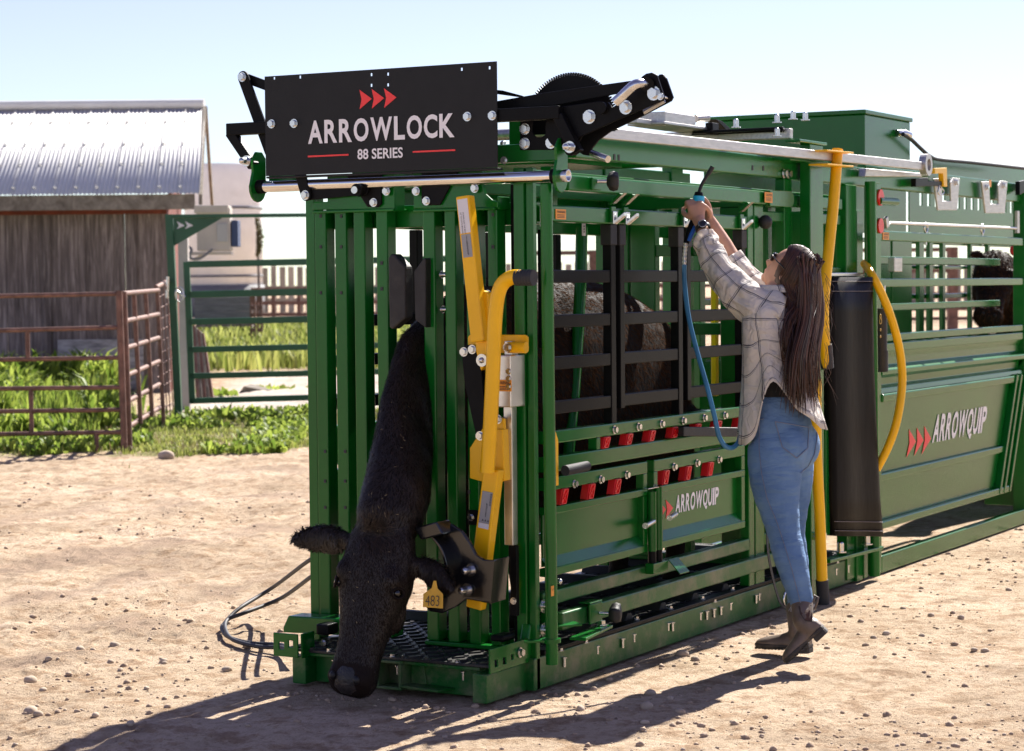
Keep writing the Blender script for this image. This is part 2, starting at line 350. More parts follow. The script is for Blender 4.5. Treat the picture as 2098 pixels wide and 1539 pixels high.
# ------------------------------------------------------------------ ground
def px_zone(lat, dep):
    """red = weedy soil, green = pale concrete apron (0..1)"""
    edge = 20.9 + 0.42*np.clip(lat+4.6, 0, 8) + 2.6*(fbm(lat*1.1, dep*1.1, 4, 5)-.47)*2
    left = np.clip((1.2-lat)/.6, 0, 1)
    soil = np.clip((dep-edge)/.7, 0, 1)*np.clip((27.6-dep)/.8 + np.clip((-5.2-lat)/.5,0,1)*9, 0, 1)*left
    far = np.clip((dep-37.5)/2, 0, 1)*np.clip((58-dep)/3, 0, 1)*np.clip((2.5-lat)/1, 0, 1)
    pale = np.clip((dep-27.2)/.6, 0, 1)*np.clip((38-dep)/1.5, 0, 1)*np.clip((lat+4.6)/.6, 0, 1)*np.clip((6-lat)/2, 0, 1)
    return np.clip(soil+far, 0, 1)*(1-pale), pale
def relief(lat, dep):
    z = (fbm(lat*.55, dep*.55, 3, 1)-.44)*.06 + (fbm(lat*2.6, dep*2.6, 4, 2)-.46)*.045 + (fbm(lat*10, dep*10, 3, 3)-.44)*.030 + (fbm(lat*26, dep*22, 2, 4)-.37)*.014
    z = z*np.clip(1.0-(lat+.4)*.22, .62, 1.35)
    clod = np.clip(fbm(lat*6, dep*6, 3, 8)-.56, 0, 1)*.24*np.clip(fbm(lat*.7, dep*.7, 2, 9)*2-.7, 0, 1)
    for (a, b, ang, wid) in ((.35,8.0,1.25,.10), (-2.4,9.0,-1.1,.13), (-3.2,12,.9,.16), (-1.9,14,-.6,.16)):
        dd = (lat-a)*math.sin(ang) - (dep-b)*math.cos(ang); z = z - .014*np.exp(-(dd/wid)**2)*(.5+.5*np.sin(((lat-a)*math.cos(ang)+(dep-b)*math.sin(ang))*42))
    X = CAM.x + lat*RGT.x + dep*FWD.x; Y = CAM.y + lat*RGT.y + dep*FWD.y      # trodden flat under and beside the machines
    flat = np.clip(np.maximum(np.maximum(-.55-X, X-7.4), np.maximum(-.25-Y, Y-1.4))/.8, .12, 1)
    out = (z+clod)*flat
    return out - .012
def soil_bands(lat, dep):
    """darker, churned soil along old wheel tracks and in patches of the left half of the yard"""
    out = np.zeros_like(lat)
    for (xa, ya, xb, yb, wd) in ((-60,1180,660,1065,.26),(-60,1075,660,1000,.42),(60,1345,620,1170,.16),(-100,1255,420,1150,.22),(300,990,700,950,.4)):
        A = np.array(latdep(GZ(xa,ya))); B = np.array(latdep(GZ(xb,yb))); d_ = (B-A)/np.linalg.norm(B-A)
        s_ = (lat-A[0])*d_[0] + (dep-A[1])*d_[1]; t_ = -(lat-A[0])*d_[1] + (dep-A[1])*d_[0]
        out = np.maximum(out, np.exp(-((t_+.25*(fbm(s_*1.2, t_*0, 3, 91)-.45))/wd)**2)*np.clip((np.linalg.norm(B-A)-s_)/.6, 0, 1))
    brk = np.clip((fbm(lat*2.4, dep*2.4, 4, 93)-.40)*5, 0, 1)
    pat = np.clip((fbm(lat*.8, dep*.8, 4, 95)-.56)*7, 0, 1)*np.clip((.9-lat)/.8, .25, 1)
    return np.clip(out*brk*.9 + pat*.6*brk, 0, .9)
def latdep(p): v = Vector((p[0]-CAM.x, p[1]-CAM.y, 0)); return v.dot(RGT), v.dot(FWD)
deps = np.concatenate([np.linspace(5.2, 10.5, 460), np.linspace(10.5, 26, 330)[1:], np.linspace(26, 100, 90)[1:], np.geomspace(100, 3500, 26)[1:]])
ks = np.linspace(-1, 1, 600)
Dg, Kg = np.meshgrid(deps, ks, indexing='ij')
Lg = Kg*(1.5 + .32*Dg)
Zg = relief(Lg, Dg)*np.clip((60-Dg)/25, 0, 1) + ground_z(Lg, Dg)
Xg = CAM.x + Lg*RGT.x + Dg*FWD.x; Yg = CAM.y + Lg*RGT.y + Dg*FWD.y
nr, nc = Dg.shape
idx = np.arange(nr*nc).reshape(nr, nc)
F = np.stack([idx[:-1,:-1], idx[:-1,1:], idx[1:,1:], idx[1:,:-1]], -1).reshape(-1,4)
VV = np.stack([Xg, Yg, Zg], -1).reshape(-1,3)
# the sheet goes on, coarser, behind and beside the viewpoint
ext = []
def q(l, d): p = BG(l, d, float(ground_z(0, d))-.035); return (p.x, p.y, p.z)
base = len(VV); EV = []; EF = []
for (l0,l1,d0,d1) in ((-120,120,-120,5.4), (-160,-1.5-.32*5.4,5.4,24), (1.5+.32*5.4,160,5.4,24), (-300,300,24,104), (-2000,2000,104,3500)):
    k = base+len(EV); EV += [q(l0,d0), q(l1,d0), q(l1,d1), q(l0,d1)]; EF.append((k,k+1,k+2,k+3))
me = bpy.data.meshes.new('ground'); me.from_pydata(np.vstack([VV, np.array(EV)]).tolist(), [], F.tolist()+EF)
zr, zp = px_zone(Lg, Dg)
ca = me.color_attributes.new('zone', 'FLOAT_COLOR', 'POINT'); cols = np.zeros((len(VV)+len(EV), 4)); cols[:len(VV),0] = zr.ravel(); cols[:len(VV),1] = zp.ravel(); cols[:len(VV),2] = soil_bands(Lg, Dg).ravel(); cols[:,3] = 1
ca.data.foreach_set('color', cols.ravel()); me.polygons.foreach_set('use_smooth', [True]*len(me.polygons)); me.materials.append(DIRT)
go = put('ground', me); go['kind'] = 'structure'
def gheight(lat, dep): return float(relief(np.array([lat]), np.array([dep]))[0]*min(1, max(0, (60-dep)/25)) + ground_z(lat, dep))
def latdep(p): v = Vector((p[0]-CAM.x, p[1]-CAM.y, 0)); return v.dot(RGT), v.dot(FWD)

# pebbles scattered over the dirt (nobody could count them)
def rock_verts(r, n=6):
    out = []
    for i in range(4):
        a = math.pi*(i+.5)/4
        for j in range(n):
            b = 2*math.pi*(j+.5*(i%2))/n; k = r*RNG.uniform(.7,1.15); out.append((k*math.sin(a)*math.cos(b), k*math.sin(a)*math.sin(b)*.8, k*math.cos(a)*.6))
    return out
def rock_faces(n=6):
    return [(i*n+j, (i+1)*n+j, (i+1)*n+(j+1)%n, i*n+(j+1)%n) for i in range(3) for j in range(n)] + [tuple(range(n)), tuple(range(3*n, 4*n))[::-1]]
def scatter(name, N_, rmin, rmax, mt, dep0, dep1, pw):
    g = G(); fs = rock_faces(); k = 0
    while k < N_:
        dep = dep0 + (dep1-dep0)*RNG.random()**1.6; lat = RNG.uniform(-1, 1)*(.25*dep+.2)
        p = BG(lat, dep)
        if -.34 < p.x < 7.2 and -.05 < p.y < 1.15: continue
        if fbm(np.array([lat*.9]), np.array([dep*.9]), 3, 21)[0] < RNG.uniform(.3,.62): continue
        if px_zone(np.array([lat]), np.array([dep]))[0][0] > .4: continue
        r = rmin + (rmax-rmin)*RNG.random()**pw; th = RNG.uniform(0, 6.28); z = gheight(lat, dep) + r*.12
        vs = [(p.x + x*math.cos(th)-y*math.sin(th), p.y + x*math.sin(th)+y*math.cos(th), z+zz) for x,y,zz in rock_verts(r)]
        g.add(vs, fs, True); k += 1
    o = obj(name, g, mt); o['kind'] = 'stuff'; return o
scatter('gravel', 1000, .004, .014, STONE, 6.6, 20, 3)
scatter('dirt_crumbs', 1000, .003, .012, DARKSTONE, 6.6, 18, 3)
scatter('dry_clods', 1500, .006, .022, CLOD, 7.2, 19, 2.4)
# the larger stones stand out one by one
for px, py, r in ((62,1386,.035),(88,1408,.02),(63,1445,.04),(78,1455,.024),(165,1333,.024),(190,1327,.02),(100,1352,.022),(236,1318,.03),(226,1351,.021),(247,1366,.018),(335,1350,.022),(465,1369,.028),(337,1352,.016),(300,1405,.017),(268,1480,.024),(196,1461,.02),(1397,1337,.034),(1425,1347,.025),(1325,1443,.033),(1189,1449,.025),(1322,1475,.02),(1393,1455,.026),(1332,1415,.028),(1248,1388,.018),(1373,1425,.02),(1815,1293,.024),(1790,1300,.018),(1907,1255,.022),(1969,1261,.024),(1889,1297,.018),(1996,1322,.022),(2018,1324,.022),(1850,1243,.016),(1796,1248,.014),(340,933,.09),(2067,1207,.022),(1793,1341,.014)):
    p = GZ(px, py); la, de = latdep(p); g = G(); n = 8; th = RNG.uniform(0,6.28); rv = rock_verts(r*1.15, n)
    z = gheight(la, de)+r*.18
    g.add([(p.x+x*math.cos(th)-y*math.sin(th), p.y+x*math.sin(th)+y*math.cos(th), z+zz) for x,y,zz in rv], rock_faces(n), True)
    o = obj('stone', g, STONE); sm = o.modifiers.new('round', 'SUBSURF'); sm.levels = 1; sm.render_levels = 1
    tag(o, 'loose pale stone, one of the larger ones lying on the dirt yard', 'stone', 'larger stones lying on the dirt yard')

# ------------------------------------------------------------------ barn
def zpx(py, dep): return 1.6 + (584-py)/(FPX/dep)
def lpx(px, dep): return (px-1047)/FPX*dep
bw, be, br_ = 32.0, 31.5, 35.2          # distances of wall, eave and ridge
barn = thing('barn', 'old barn of weathered boards under a white corrugated metal roof', 'barn', BG(-6.5, bw, 0))
xr = lpx(345, bw); xl = xr - 9.0; ztop = zpx(428, bw)
bwid = .62; k = 0; x = xr
while x > xl:
    wv = bwid*RNG.uniform(.8,1.15); a = BG(x-wv+.012, bw+RNG.uniform(0,.012)); g = G()
    g.obox(BG(x-wv/2, bw+.03+RNG.uniform(0,.012), (ztop-.1)/2), RGT*(wv/2-.004), FWD*.02, V(0,0,(ztop+.1)/2)); obj('board', g, BARNWOOD, barn); x -= wv
for x in np.arange(xr-.5, xl, -1.25):     # battens
    g = G(); g.obox(BG(x, bw-.005, ztop/2), RGT*.05, FWD*.012, V(0,0,ztop/2+.02)); obj('batten', g, BARNWOOD, barn)
g = G(); g.obox(BG((xr+xl)/2, bw-.01, ztop+.06), RGT*((xr-xl)/2), FWD*.03, V(0,0,.085)); obj('frieze', g, REDWOOD, barn)
ze = zpx(412, be); zei = zpx(397, be)
xe = lpx(406, be)
g = G(); g.obox(BG((xe+xl-2)/2, be, (ze+zei)/2-.02), RGT*((xe-xl+2)/2-.03), FWD*.025, V(0,0,(zei-ze)/2+.055)); obj('fascia', g, GREYWOOD, barn, .004)
zr_ = zpx(216, br_)
# corrugated sheets, each its own piece
pw = .298; n_p = 36; x = lpx(411, be)
for i in range(n_p):
    g = G(); x0 = x-(i+1)*pw; rows = []
    lift = .006 if i % 2 else 0
    for (dep, z, sh) in ((be-.06, zei+.045, 0.0), (br_, zr_, -.42)):
        row = []
        for j in range(21):
            u = j/20; hgt = .010*math.sin(u*2*math.pi*5) + (.022 if j in (0,20) else 0)
            row.append(BG(x0+u*(pw+.012)+sh, dep, z+hgt+lift))
        rows.append(row)
    nj = len(rows[0]); g.add(rows[0]+rows[1], [(j, j+1, nj+j+1, nj+j) for j in range(nj-1)], True)
    o = obj('roof_sheet', g, ROOFMETAL, barn); so = o.modifiers.new('thick', 'SOLIDIFY'); so.thickness = .004
    gs = G()
    for t in (.05,.30,.53,.80):
        p = BG(x0+.03-.42*t, be-.06+(br_-be+.06)*t, zei+.045+(zr_-zei-.045)*t+.035); gs.obox(p, RGT*.018, FWD*.03, V(0,0,.012))
    obj('fastener', gs, ALU, o, kind='stuff')
g = G(); xa = lpx(424, br_); g.tube([BG(xl-3, br_, zr_+.05), BG(xa, br_, zr_+.05)], .085, 10); obj('ridge_cap', g, ROOFMETAL, barn)
g = G(); g.plate([BG(lpx(411,be), be-.05, zei+.03), BG(lpx(411,be), be-.05, zei-.12), BG(xa-.02, br_, zr_-.10), BG(xa-.02, br_, zr_+.03)], RGT*.05); obj('barge_board', g, GREYWOOD, barn)
g = G(); g.plate([BG(xa, br_, zr_+.02), BG(xa, br_, zr_-.14), BG(lpx(434,38.5), 38.6, zei-.1), BG(lpx(434,38.5), 38.6, zei+.06)], RGT*.05); obj('barge_board', g, GREYWOOD, barn)
g = G(); g.plate([BG(xr, bw+.06, -.2), BG(xr, bw+.06, ztop), BG(lpx(382,35.2), 35.2, zr_-.14), BG(lpx(374,38.4), 38.4, ztop+.1), BG(lpx(374,38.4), 38.4, -.2)], RGT*-.05); obj('gable_wall', g, REDWOOD, barn)
g = G()   # a pale weathered metal patch on the lower wall
g.obox(BG(lpx(205, bw), bw-.03, zpx(738, bw)), RGT*.62, FWD*.004, V(0,0,.36)); obj('patch_sheet', g, mat('worn_patch', (.16,.15,.15), .8, col2=(.42,.40,.40), vscale=5, stretch=(1,1,4)), barn)

# ------------------------------------------------------------------ silo, air unit, posts behind the gate
silo = thing('silo', 'pale weathered concrete silo standing behind the barn', 'silo', BG(lpx(455,75), 76, .7))
g = G(); c = BG(lpx(452,75), 76, 0); rr = 1.32
prof = [(0.66, rr), (5.05, rr), (5.2, rr*.93), (5.35, rr*.7)]
rings = [[(c.x+r*math.cos(a)*1.0, c.y+r*math.sin(a), z) for a in np.linspace(0, 2*math.pi, 40, endpoint=False)] for z, r in [(zpx(578,75), rr), (zpx(350,75), rr), (zpx(332,75), rr), (zpx(330,75), rr*.985)]]
g.loft(rings); obj('silo_body', g, CONCRETE, silo)
g = G(); g.loft([[(c.x+(rr+.06)*math.cos(a), c.y+(rr+.06)*math.sin(a), z) for a in np.linspace(0, 2*math.pi, 40, endpoint=False)] for z in (.4, zpx(578,75))]); obj('silo_base', g, GREYSTEEL, silo)
for z in (zpx(560,75), zpx(420,75)):
    g = G(); g.loft([[(c.x+(rr+.02)*math.cos(a), c.y+(rr+.02)*math.sin(a), zz) for a in np.linspace(0, 2*math.pi, 40, endpoint=False)] for zz in (z-.04, z+.04)]); obj('hoop', g, GREYSTEEL, silo)

d = 29.5
ac = thing('service_box', 'beige electrical service box on a bracket beside the barn gable', 'service box', BG(lpx(430,d), d, zpx(512,d)))
def pbox(px0, px1, py0, py1, dep, th, z0=None):
    g = G(); a = lpx(px0,dep); b = lpx(px1,dep); zt = zpx(py0,dep); zb = zpx(py1,dep)
    g.obox(BG((a+b)/2, dep+th/2, (zt+zb)/2), RGT*((b-a)/2), FWD*(th/2), V(0,0,(zt-zb)/2)); return g
obj('cabinet', pbox(405,473,420,508,d,.3), BEIGE, ac, .012)
obj('hood', pbox(400,470,415,431,d-.03,.36), BEIGE, ac, .01)
obj('meter_cover', pbox(446,468,452,490,d-.02,.03), mat('meter_grey', (.4,.39,.37), .5), ac, .005)
obj('side_unit', pbox(475,489,446,500,d+.05,.3), mat('navy_plastic', (.03,.05,.12), .5), ac, .01)
obj('shelf', pbox(382,474,510,516,d,.3), BEIGE, ac)
g = G(); g.tube(smooth_path([BG(lpx(384,d),d-.05,zpx(497,d)), BG(lpx(396,d),d-.1,zpx(505,d)), BG(lpx(393,d),d-.1,zpx(522,d)), BG(lpx(412,d),d-.08,zpx(524,d)), BG(lpx(438,d),d-.05,zpx(505,d))]), .018, 8); obj('conduit', g, GREYSTEEL, ac)
g = G(); g.bar(BG(lpx(395,d), d+.1, zpx(526,d)), BG(lpx(425,d), d+.1, zpx(512,d)), .04, .04); obj('bracket', g, BEIGE, ac)
pd = 28.4
o = obj('painted_post', pbox(366,386,482,850,pd,.12), mat('cream_paint', (.42,.39,.36), .7, var=.15, vscale=3, wear=(.25,.19,.13), wscale=3, wmin=.55), None, .008)
tag(o, 'cream painted square post between the green gate post and the gate', 'post')
bp_ = thing('stacked_planks', 'bundle of old brown planks leaning against the cream post', 'plank bundle', BG(lpx(412,30), 30, .1))
for i in range(5):
    g = G(); g.bar(BG(lpx(412+7*i,30), 29.6+.05*i, zpx(832,29.6)-.05), BG(lpx(394+4.5*i,30), 30.1, zpx(662+4*i,30)), .04, .075, FWD); obj('plank', g, GREYWOOD if i % 2 else RUST, bp_, .004)
trough = thing('feed_bunk', 'low grey weathered feed bunk in front of the silo', 'feed bunk', BG(lpx(450,50), 50, .3))
for i in range(3): obj('board', pbox(398,512,603+15*i,617+15*i,50,.06), GREYSTEEL, trough, .004)
obj('skid', pbox(400,512,648,664,50.05,1.0), BARNWOOD, trough)
for px in (517, 531):
    g = G(); dd = 47.0; a = lpx(px,dd); g.holes(BG(a-.06, dd, zpx(706,dd)), RGT, V(0,0,1), FWD*.05, .12, zpx(598,dd)-zpx(706,dd), [(.035,.085,.08+.16*i,.16+.16*i) for i in range(6)])
    tag(obj('punched_post', g, RUST), 'rusty steel post with a row of round holes near the feed bunk' if px == 517 else 'second rusty punched post, just right of the first', 'post', 'punched posts by the feed bunk')
g = G(); g.plate([BG(lpx(485,32),32,zpx(802,32)), BG(lpx(497,32),32,zpx(786,32)), BG(lpx(548,32),32.4,zpx(800,32)), BG(lpx(545,32),32.4,zpx(807,32))], FWD*.8); tag(obj('pallet_lid', g, GREYWOOD, None, .005), 'tilted wooden board lying on the pale apron beyond the gate', 'board')
g = G(); g.obox(BG(lpx(600,33),33,zpx(800,33)), RGT*.75, FWD*.1, V(0,0,.045)); tag(obj('timber', g, GREYWOOD, None, .005), 'pale timber lying flat on the apron behind the gate', 'timber')

# ------------------------------------------------------------------ fences far behind
def rail_fence(name, label, lat0, lat1, dep, posts, rails, mt, pw_=.07, group=None):
    t = thing(name, label, 'fence', BG((lat0+lat1)/2, dep, float(ground_z(0,dep))), group); z0 = float(ground_z(0,dep))
    for l in posts:
        g = G(); g.obox(BG(l, dep, z0+max(rails)/2+.03-.1), RGT*pw_, FWD*pw_, V(0,0,max(rails)/2+.13)); obj('post', g, mt, t)
    for r in rails:
        g = G(); g.bar(BG(lat0, dep-.08, z0+r), BG(lat1, dep-.08, z0+r), .06, .10); obj('rail', g, mt, t)
    return t
dpk = 80.0; zb = float(ground_z(0,dpk))
for (nm, la, lb, lab) in (('a', lpx(525,dpk), lpx(1400,dpk), 'long weathered picket fence along the horizon behind the chute'), ('b', lpx(1640,dpk), lpx(2110,dpk), 'weathered picket fence along the horizon behind the right cage')):
    t = thing('picket_fence', lab, 'fence', BG((la+lb)/2, dpk, zb), 'picket fences on the horizon')
    x = la; shared = {}
    while x < lb:
        kk = int(RNG.integers(0,4))
        if kk not in shared:
            g = G(); hh = zpx(538+2*kk,dpk)-zb; g.obox((0,0,hh/2), RGT*(.085+.01*kk), FWD*.02, V(0,0,hh/2)); shared[kk] = g.mesh('picket', FENCEWOOD)
        o = put('picket', shared[kk], t); o.location = BG(x, dpk, zb); x += .30 + .03*RNG.random()
    for zz in (zpx(585,dpk), zpx(610,dpk)):
        g = G(); g.bar(BG(la, dpk+.1, zz), BG(lb, dpk+.1, zz), .05, .14); obj('rail', g, FENCEWOOD, t)
rail_fence('pipe_fence', 'brown pipe fence in front of the far picket fence', lpx(515,62), lpx(2200,62), 62, [lpx(p,62) for p in (560,612,760,900,1060,1217,1340,1500,1640,1760,1900,2040)], [zpx(y,62)-float(ground_z(0,62)) for y in (518+70,616,640,660)], RUST, .05)
rail_fence('board_fence', 'high brown top rail and posts of the corral seen through the chute', lpx(1090,55), lpx(1960,55), 55, [lpx(p,55) for p in (1112,1217,1420,1700,1950)], [zpx(y,55)-float(ground_z(0,55)) for y in (519,562)], RUST, .12)
bush = thing('dry_bush', 'dry brown bush sticking out beside the pale silo', 'bush', BG(lpx(532,74), 74, .7)); g = G()
for i in range(500):
    t_ = RNG.random(); p = BG(lpx(529+9*math.sin(t_*3.1)*RNG.random(),74), 74+RNG.uniform(-.3,.3), zpx(445+75*t_,74)); a = Vector(RNG.normal(size=3)).normalized()*.09; b_ = a.orthogonal().normalized()*.05; g.add([p-a, p+b_, p+a, p-b_], [(0,1,2,3)])
obj('leaves', g, BUSH, bush); g = G(); g.tube([BG(lpx(530,74),74.2,zpx(640,74)), BG(lpx(529,74),74.1,zpx(520,74)), BG(lpx(533,74),74,zpx(460,74))], [.05,.04,.02], 6); obj('stem', g, BARNWOOD, bush)
# ------------------------------------------------------------------ squeeze chute
chute = thing('squeeze_chute', 'big green cattle squeeze chute with a black sign board above its head gate', 'cattle chute', (1.8, .53, 0))
def part(name, g, mt, bevel=.003, parent=None, label=None, kind=None): return obj(name, g, mt, parent or chute, bevel, label, kind)
def bx(name, x0, x1, y0, y1, z0, z1, mt=None, bevel=.004, parent=None): 
    g = G(); g.box(x0, x1, y0, y1, z0, z1); return part(name, g, mt or GREEN, bevel, parent)
# bolts: one mesh, copied
_b = G(); _b.tube([(0,0,0),(0,0,.003)], .0155, 14); _b.tube([(0,0,.003),(0,0,.013)], .0115, 6); _b.s = [False]*len(_b.s); BOLT = _b.mesh('bolt', ZINC)
_b = G(); _b.tube([(0,0,-.004),(0,0,0)], .011, 10); _b.tube([(0,0,-.035),(0,0,0)], .006, 8); BOLT_DOWN = _b.mesh('bolt', ZINC)
_b = G(); _b.tube([(0,0,0),(0,0,.004)], .019, 16); _b.tube([(0,0,.004),(0,0,.03)], .012, 8); _b.ball((0,0,.03), .010, .010, .006); STUD = _b.mesh('stud', ZINC)
def bolt(p, n, parent=None, s=1.0, me=None, name='bolt'):
    o = put(name, me or BOLT, parent or chute); o.location = p
    o.rotation_euler = Vector(n).to_track_quat('Z', 'Y').to_euler(); o.scale = (s, s, s); return o
NX = V(-1,0,0); NY = V(0,-1,0)
def capsule(p, q, r, X, t, n=8, r2=None):      # flat link with round ends, lying across the chute
    p = Vector(p); q = Vector(q); a = (q-p); a.x = 0; L_ = a.length; a.normalize(); b = V(0,-a.z,a.y); r2 = r2 or r; pts = []
    for i in range(n+1): th = math.pi/2 + math.pi*i/n; pts.append(V(X, *(p + a*(r*math.cos(th)) + b*(r*math.sin(th)))[1:]))
    for i in range(n+1): th = -math.pi/2 + math.pi*i/n; pts.append(V(X, *(q + a*(r2*math.cos(th)) + b*(r2*math.sin(th)))[1:]))
    g = G(); g.plate(pts, V(t,0,0)); return g

# --- base
bx('base_beam', -.02, 3.74, 0, .05, 0, .128, GREEN_DUSTY); bx('base_beam', -.02, 3.74, 1.01, 1.06, 0, .128, GREEN_DUSTY)
bx('front_sill', -.22, -.17, .10, .90, .0, .118, GREEN_DUSTY); bx('cross_member', 1.2, 1.28, .05, 1.01, .02, .12, GREEN_DUSTY); bx('cross_member', 2.4, 2.48, .05, 1.01, .02, .12, GREEN_DUSTY)
bx('foot', -.335, 0.02, .035, .10, 0, .112, GREEN_DUSTY); bx('foot', -.295, 0.02, .90, .965, 0, .112, GREEN_DUSTY)
bx('sill_lip', -.275, -.02, .102, .898, .112, .126, GREEN_DUSTY)
bx('floor_mat', -.285, 3.72, .052, 1.008, .128, .140, MATRUB, .002)
bx('mat_edge', .06, 3.72, -.004, .05, .131, .150, BLACK, .003)
g = G()
for i in range(62):
    for j in range(17):
        x = -.255 + i*.064; y = .085 + j*.054; a = (.6 if (i+j) % 2 else -.6)
        g.obox((x, y, .1425), V(math.cos(a),math.sin(a),0)*.026, V(-math.sin(a),math.cos(a),0)*.008, V(0,0,.004))
part('tread', g, MATRUB, 0, kind='stuff')
for i in range(9):
    x = .60 + .345*i; g = G()
    g.plate([(x-.045,.055,.1415),(x-.02,.055,.178),(x+.02,.055,.178),(x+.045,.055,.1415)], V(.0,.93,0)); part('cleat', g, RUBBER, .004)
    bolt((x+.01, .028, .150), (0,0,1)); bolt((x-.07,.0,.10), (0,-1,0), me=BOLT_DOWN).rotation_euler = (0,0,0)
for x in (.2, .42, 1.72, 2.55, 3.3): bolt((x, -.001, .128), (0,0,1), s=.9)
for x in (.22, .75, 1.25, 1.62, 1.70, 1.78, 2.2, 3.05, 3.45): bolt((x, -.007, .10), (0,0,1), me=BOLT_DOWN, s=1.15)
for y in (.2, .5, .8): bolt((-.272, y, .138), (0,0,1), s=.9); bolt((-.283, y-.03, .108), (0,0,1), me=BOLT_DOWN)
# corner plates on the feet
g = G(); g.holes((-.33,.030,.115), (1,0,0), (0,0,1), (0,-.008,0), .33, .095, [(.035,.062,.022,.048),(.10,.127,.022,.048),(.165,.185,.03,.05)]); part('corner_plate', g, GREEN)
g = G(); g.plate([(-.03,.02,.20),(.05,.02,.16),(.05,.02,.235),(-.01,.02,.265)], V(0,.04,0)); part('stop_block', g, GREEN, .006)
bx('hitch_block', -.16, -.06, .06, .12, .21, .235, BLACK, .008); bolt((-.10,.02,.165), NY, s=1.3)
g = G(); g.holes((-.34,1.02,.115), (.0,-1,0), (0,0,1), (-.008,0,0), .12, .095, [(.028,.052,.03,.058),(.075,.095,.04,.068)]); part('corner_plate', g, GREEN)
bx('corner_post', -.33, -.24, .89, .90, .11, .21); bx('bumper', -.22, -.14, .84, .90, .19, .235, BLACK, .008); bolt((-.225,.86,.16), NX)
g = G(); g.plate([FX(590,1262,-.12), FX(700,1268,-.12), FX(700,1302,-.12), FX(580,1296,-.12), FX(580,1285,-.12)], V(.10,0,0)); part('gate_sill', g, GREEN, .005)
# receiver hitch under the sill
g = G(); a0, a1, z0, z1 = .445, .56, .012, .128
for (ya, yb, za, zb_) in ((a0,a1,z1-.012,z1),(a0,a1,z0,z0+.012),(a0,a0+.012,z0+.012,z1-.012),(a1-.012,a1,z0+.012,z1-.012)): g.box(-.30, -.16, ya, yb, za, zb_)
part('receiver_tube', g, GREEN_DUSTY, .003)
g = G(); g.plate([(-.30,a0,z0+.012),(-.30,a0-.17,z0+.006),(-.22,a0-.2,z0+.006),(-.22,a0,z0+.012)], V(0,0,.010)); part('gusset', g, GREEN_DUSTY, .002)
g = G(); g.plate([(-.23,a0-.075,z0+.02),(-.23,a0-.005,z0+.02),(-.23,a0-.005,z1-.01),(-.23,a0-.06,z1-.01)], V(.01,0,0)); part('gusset', g, GREEN_DUSTY, .002)

# --- front frame
bx('frame_post', 0, .07, 1.03, 1.075, .02, 2.03); bx('frame_post', -.01, .055, .036, .082, .112, 2.06); bx('frame_post', .0, .032, 0, .032, 0, 2.06)
bx('frame_recess', .07, .10, .09, .14, .13, 2.0, BLACK)
for (ya, yb, zb_, zt) in ((.972,1.028,.21,1.915),(.872,.928,.21,1.915),(.782,.836,.21,1.915),(.672,.726,.21,1.915),(.448,.503,.165,1.905),(.352,.402,.165,1.905),(.250,.303,.165,1.905),(.158,.203,.165,1.905)):
    bx('slat', -.005, .066, ya, yb, zb_, zt, None, .006)
bx('gate_rail', -.012, .07, .66, 1.03, .165, .21); bx('gate_rail', -.012, .075, .145, .51, .148, .165); bx('gate_rail', .066, .075, .14, .51, .165, .20)
g = G(); g.plate([(-.03,.945,2.06),(-.03,.62,2.06),(-.03,.62,1.912),(-.03,1.02,1.917),(-.03,1.02,1.95),(-.03,.945,1.95)], V(.012,0,0)); part('hanger_plate', g, GREEN)
g = G(); g.plate([(-.03,.53,2.06),(-.03,.21,2.06)] + [FX(x,y,-.03) for x,y in ((990,380),(995,398),(1008,410),(1020,413),(1020,426),(847,427))], V(.012,0,0)); part('hanger_plate', g, GREEN)
bx('hanger_return', -.018, .05, .62, .632, 1.905, 2.06); bx('hanger_return', -.018, .07, .14, .152, 1.9, 1.95)
bx('hanger_lip', -.036, .07, .622, 1.018, 1.903, 1.915); bx('hanger_lip', -.036, .07, .152, .528, 1.897, 1.908)
for poly in ([(708,357),(781,355),(781,418),(774,425),(752,424)], [(863,355),(938,352),(901,420),(868,421),(863,416)]):
    g = G(); g.plate([FX(x,y,-.044) for x,y in poly], V(.010,0,0)); part('gusset_plate', g, BLACK)
for x, y in ((792,392),(766,415),(676,383),(853,392),(874,412),(973,386)): bolt(FX(x,y,-.045), NX, s=1.15)
for cols, rows in (((656,698),(443,506,600)), ((665,706),(925,986,1040))):       # thin dark plates standing in for the dark holes in the slats
    for x in cols:
        for y in rows:
            g = G(); c = FX(x+1,y,-.0065); g.obox(c, V(.0015,0,0), V(0,.0055,0), V(0,0,.0065)); part('hole_mark', g, DARKPRINT, 0)
for x, y in ((782,539),(782,592),(880,539),(880,592),(1010,440),(1010,506),(961,1008)):
    g = G(); g.obox(FX(x,y,-.0065), V(.0015,0,0), V(0,.006,0), V(0,0,.007)); part('hole_mark', g, DARKPRINT, 0)  # dark plates for the remaining slat holes
for x, y in ((904,563),(906,634)): bolt(FX(x,y,.03), NY, me=STUD, name='stud', s=.9)
for poly in ([(795,530),(799,521),(807,520),(830,546),(831,652),(804,675),(797,672)], [(848,556),(868,528),(872,530),(872,672),(866,668),(850,655)]):
    g = G(); g.plate([FX(x,y,-.045) for x,y in poly], V(.06,0,0)); part('neck_pad', g, RUBBER, .012)
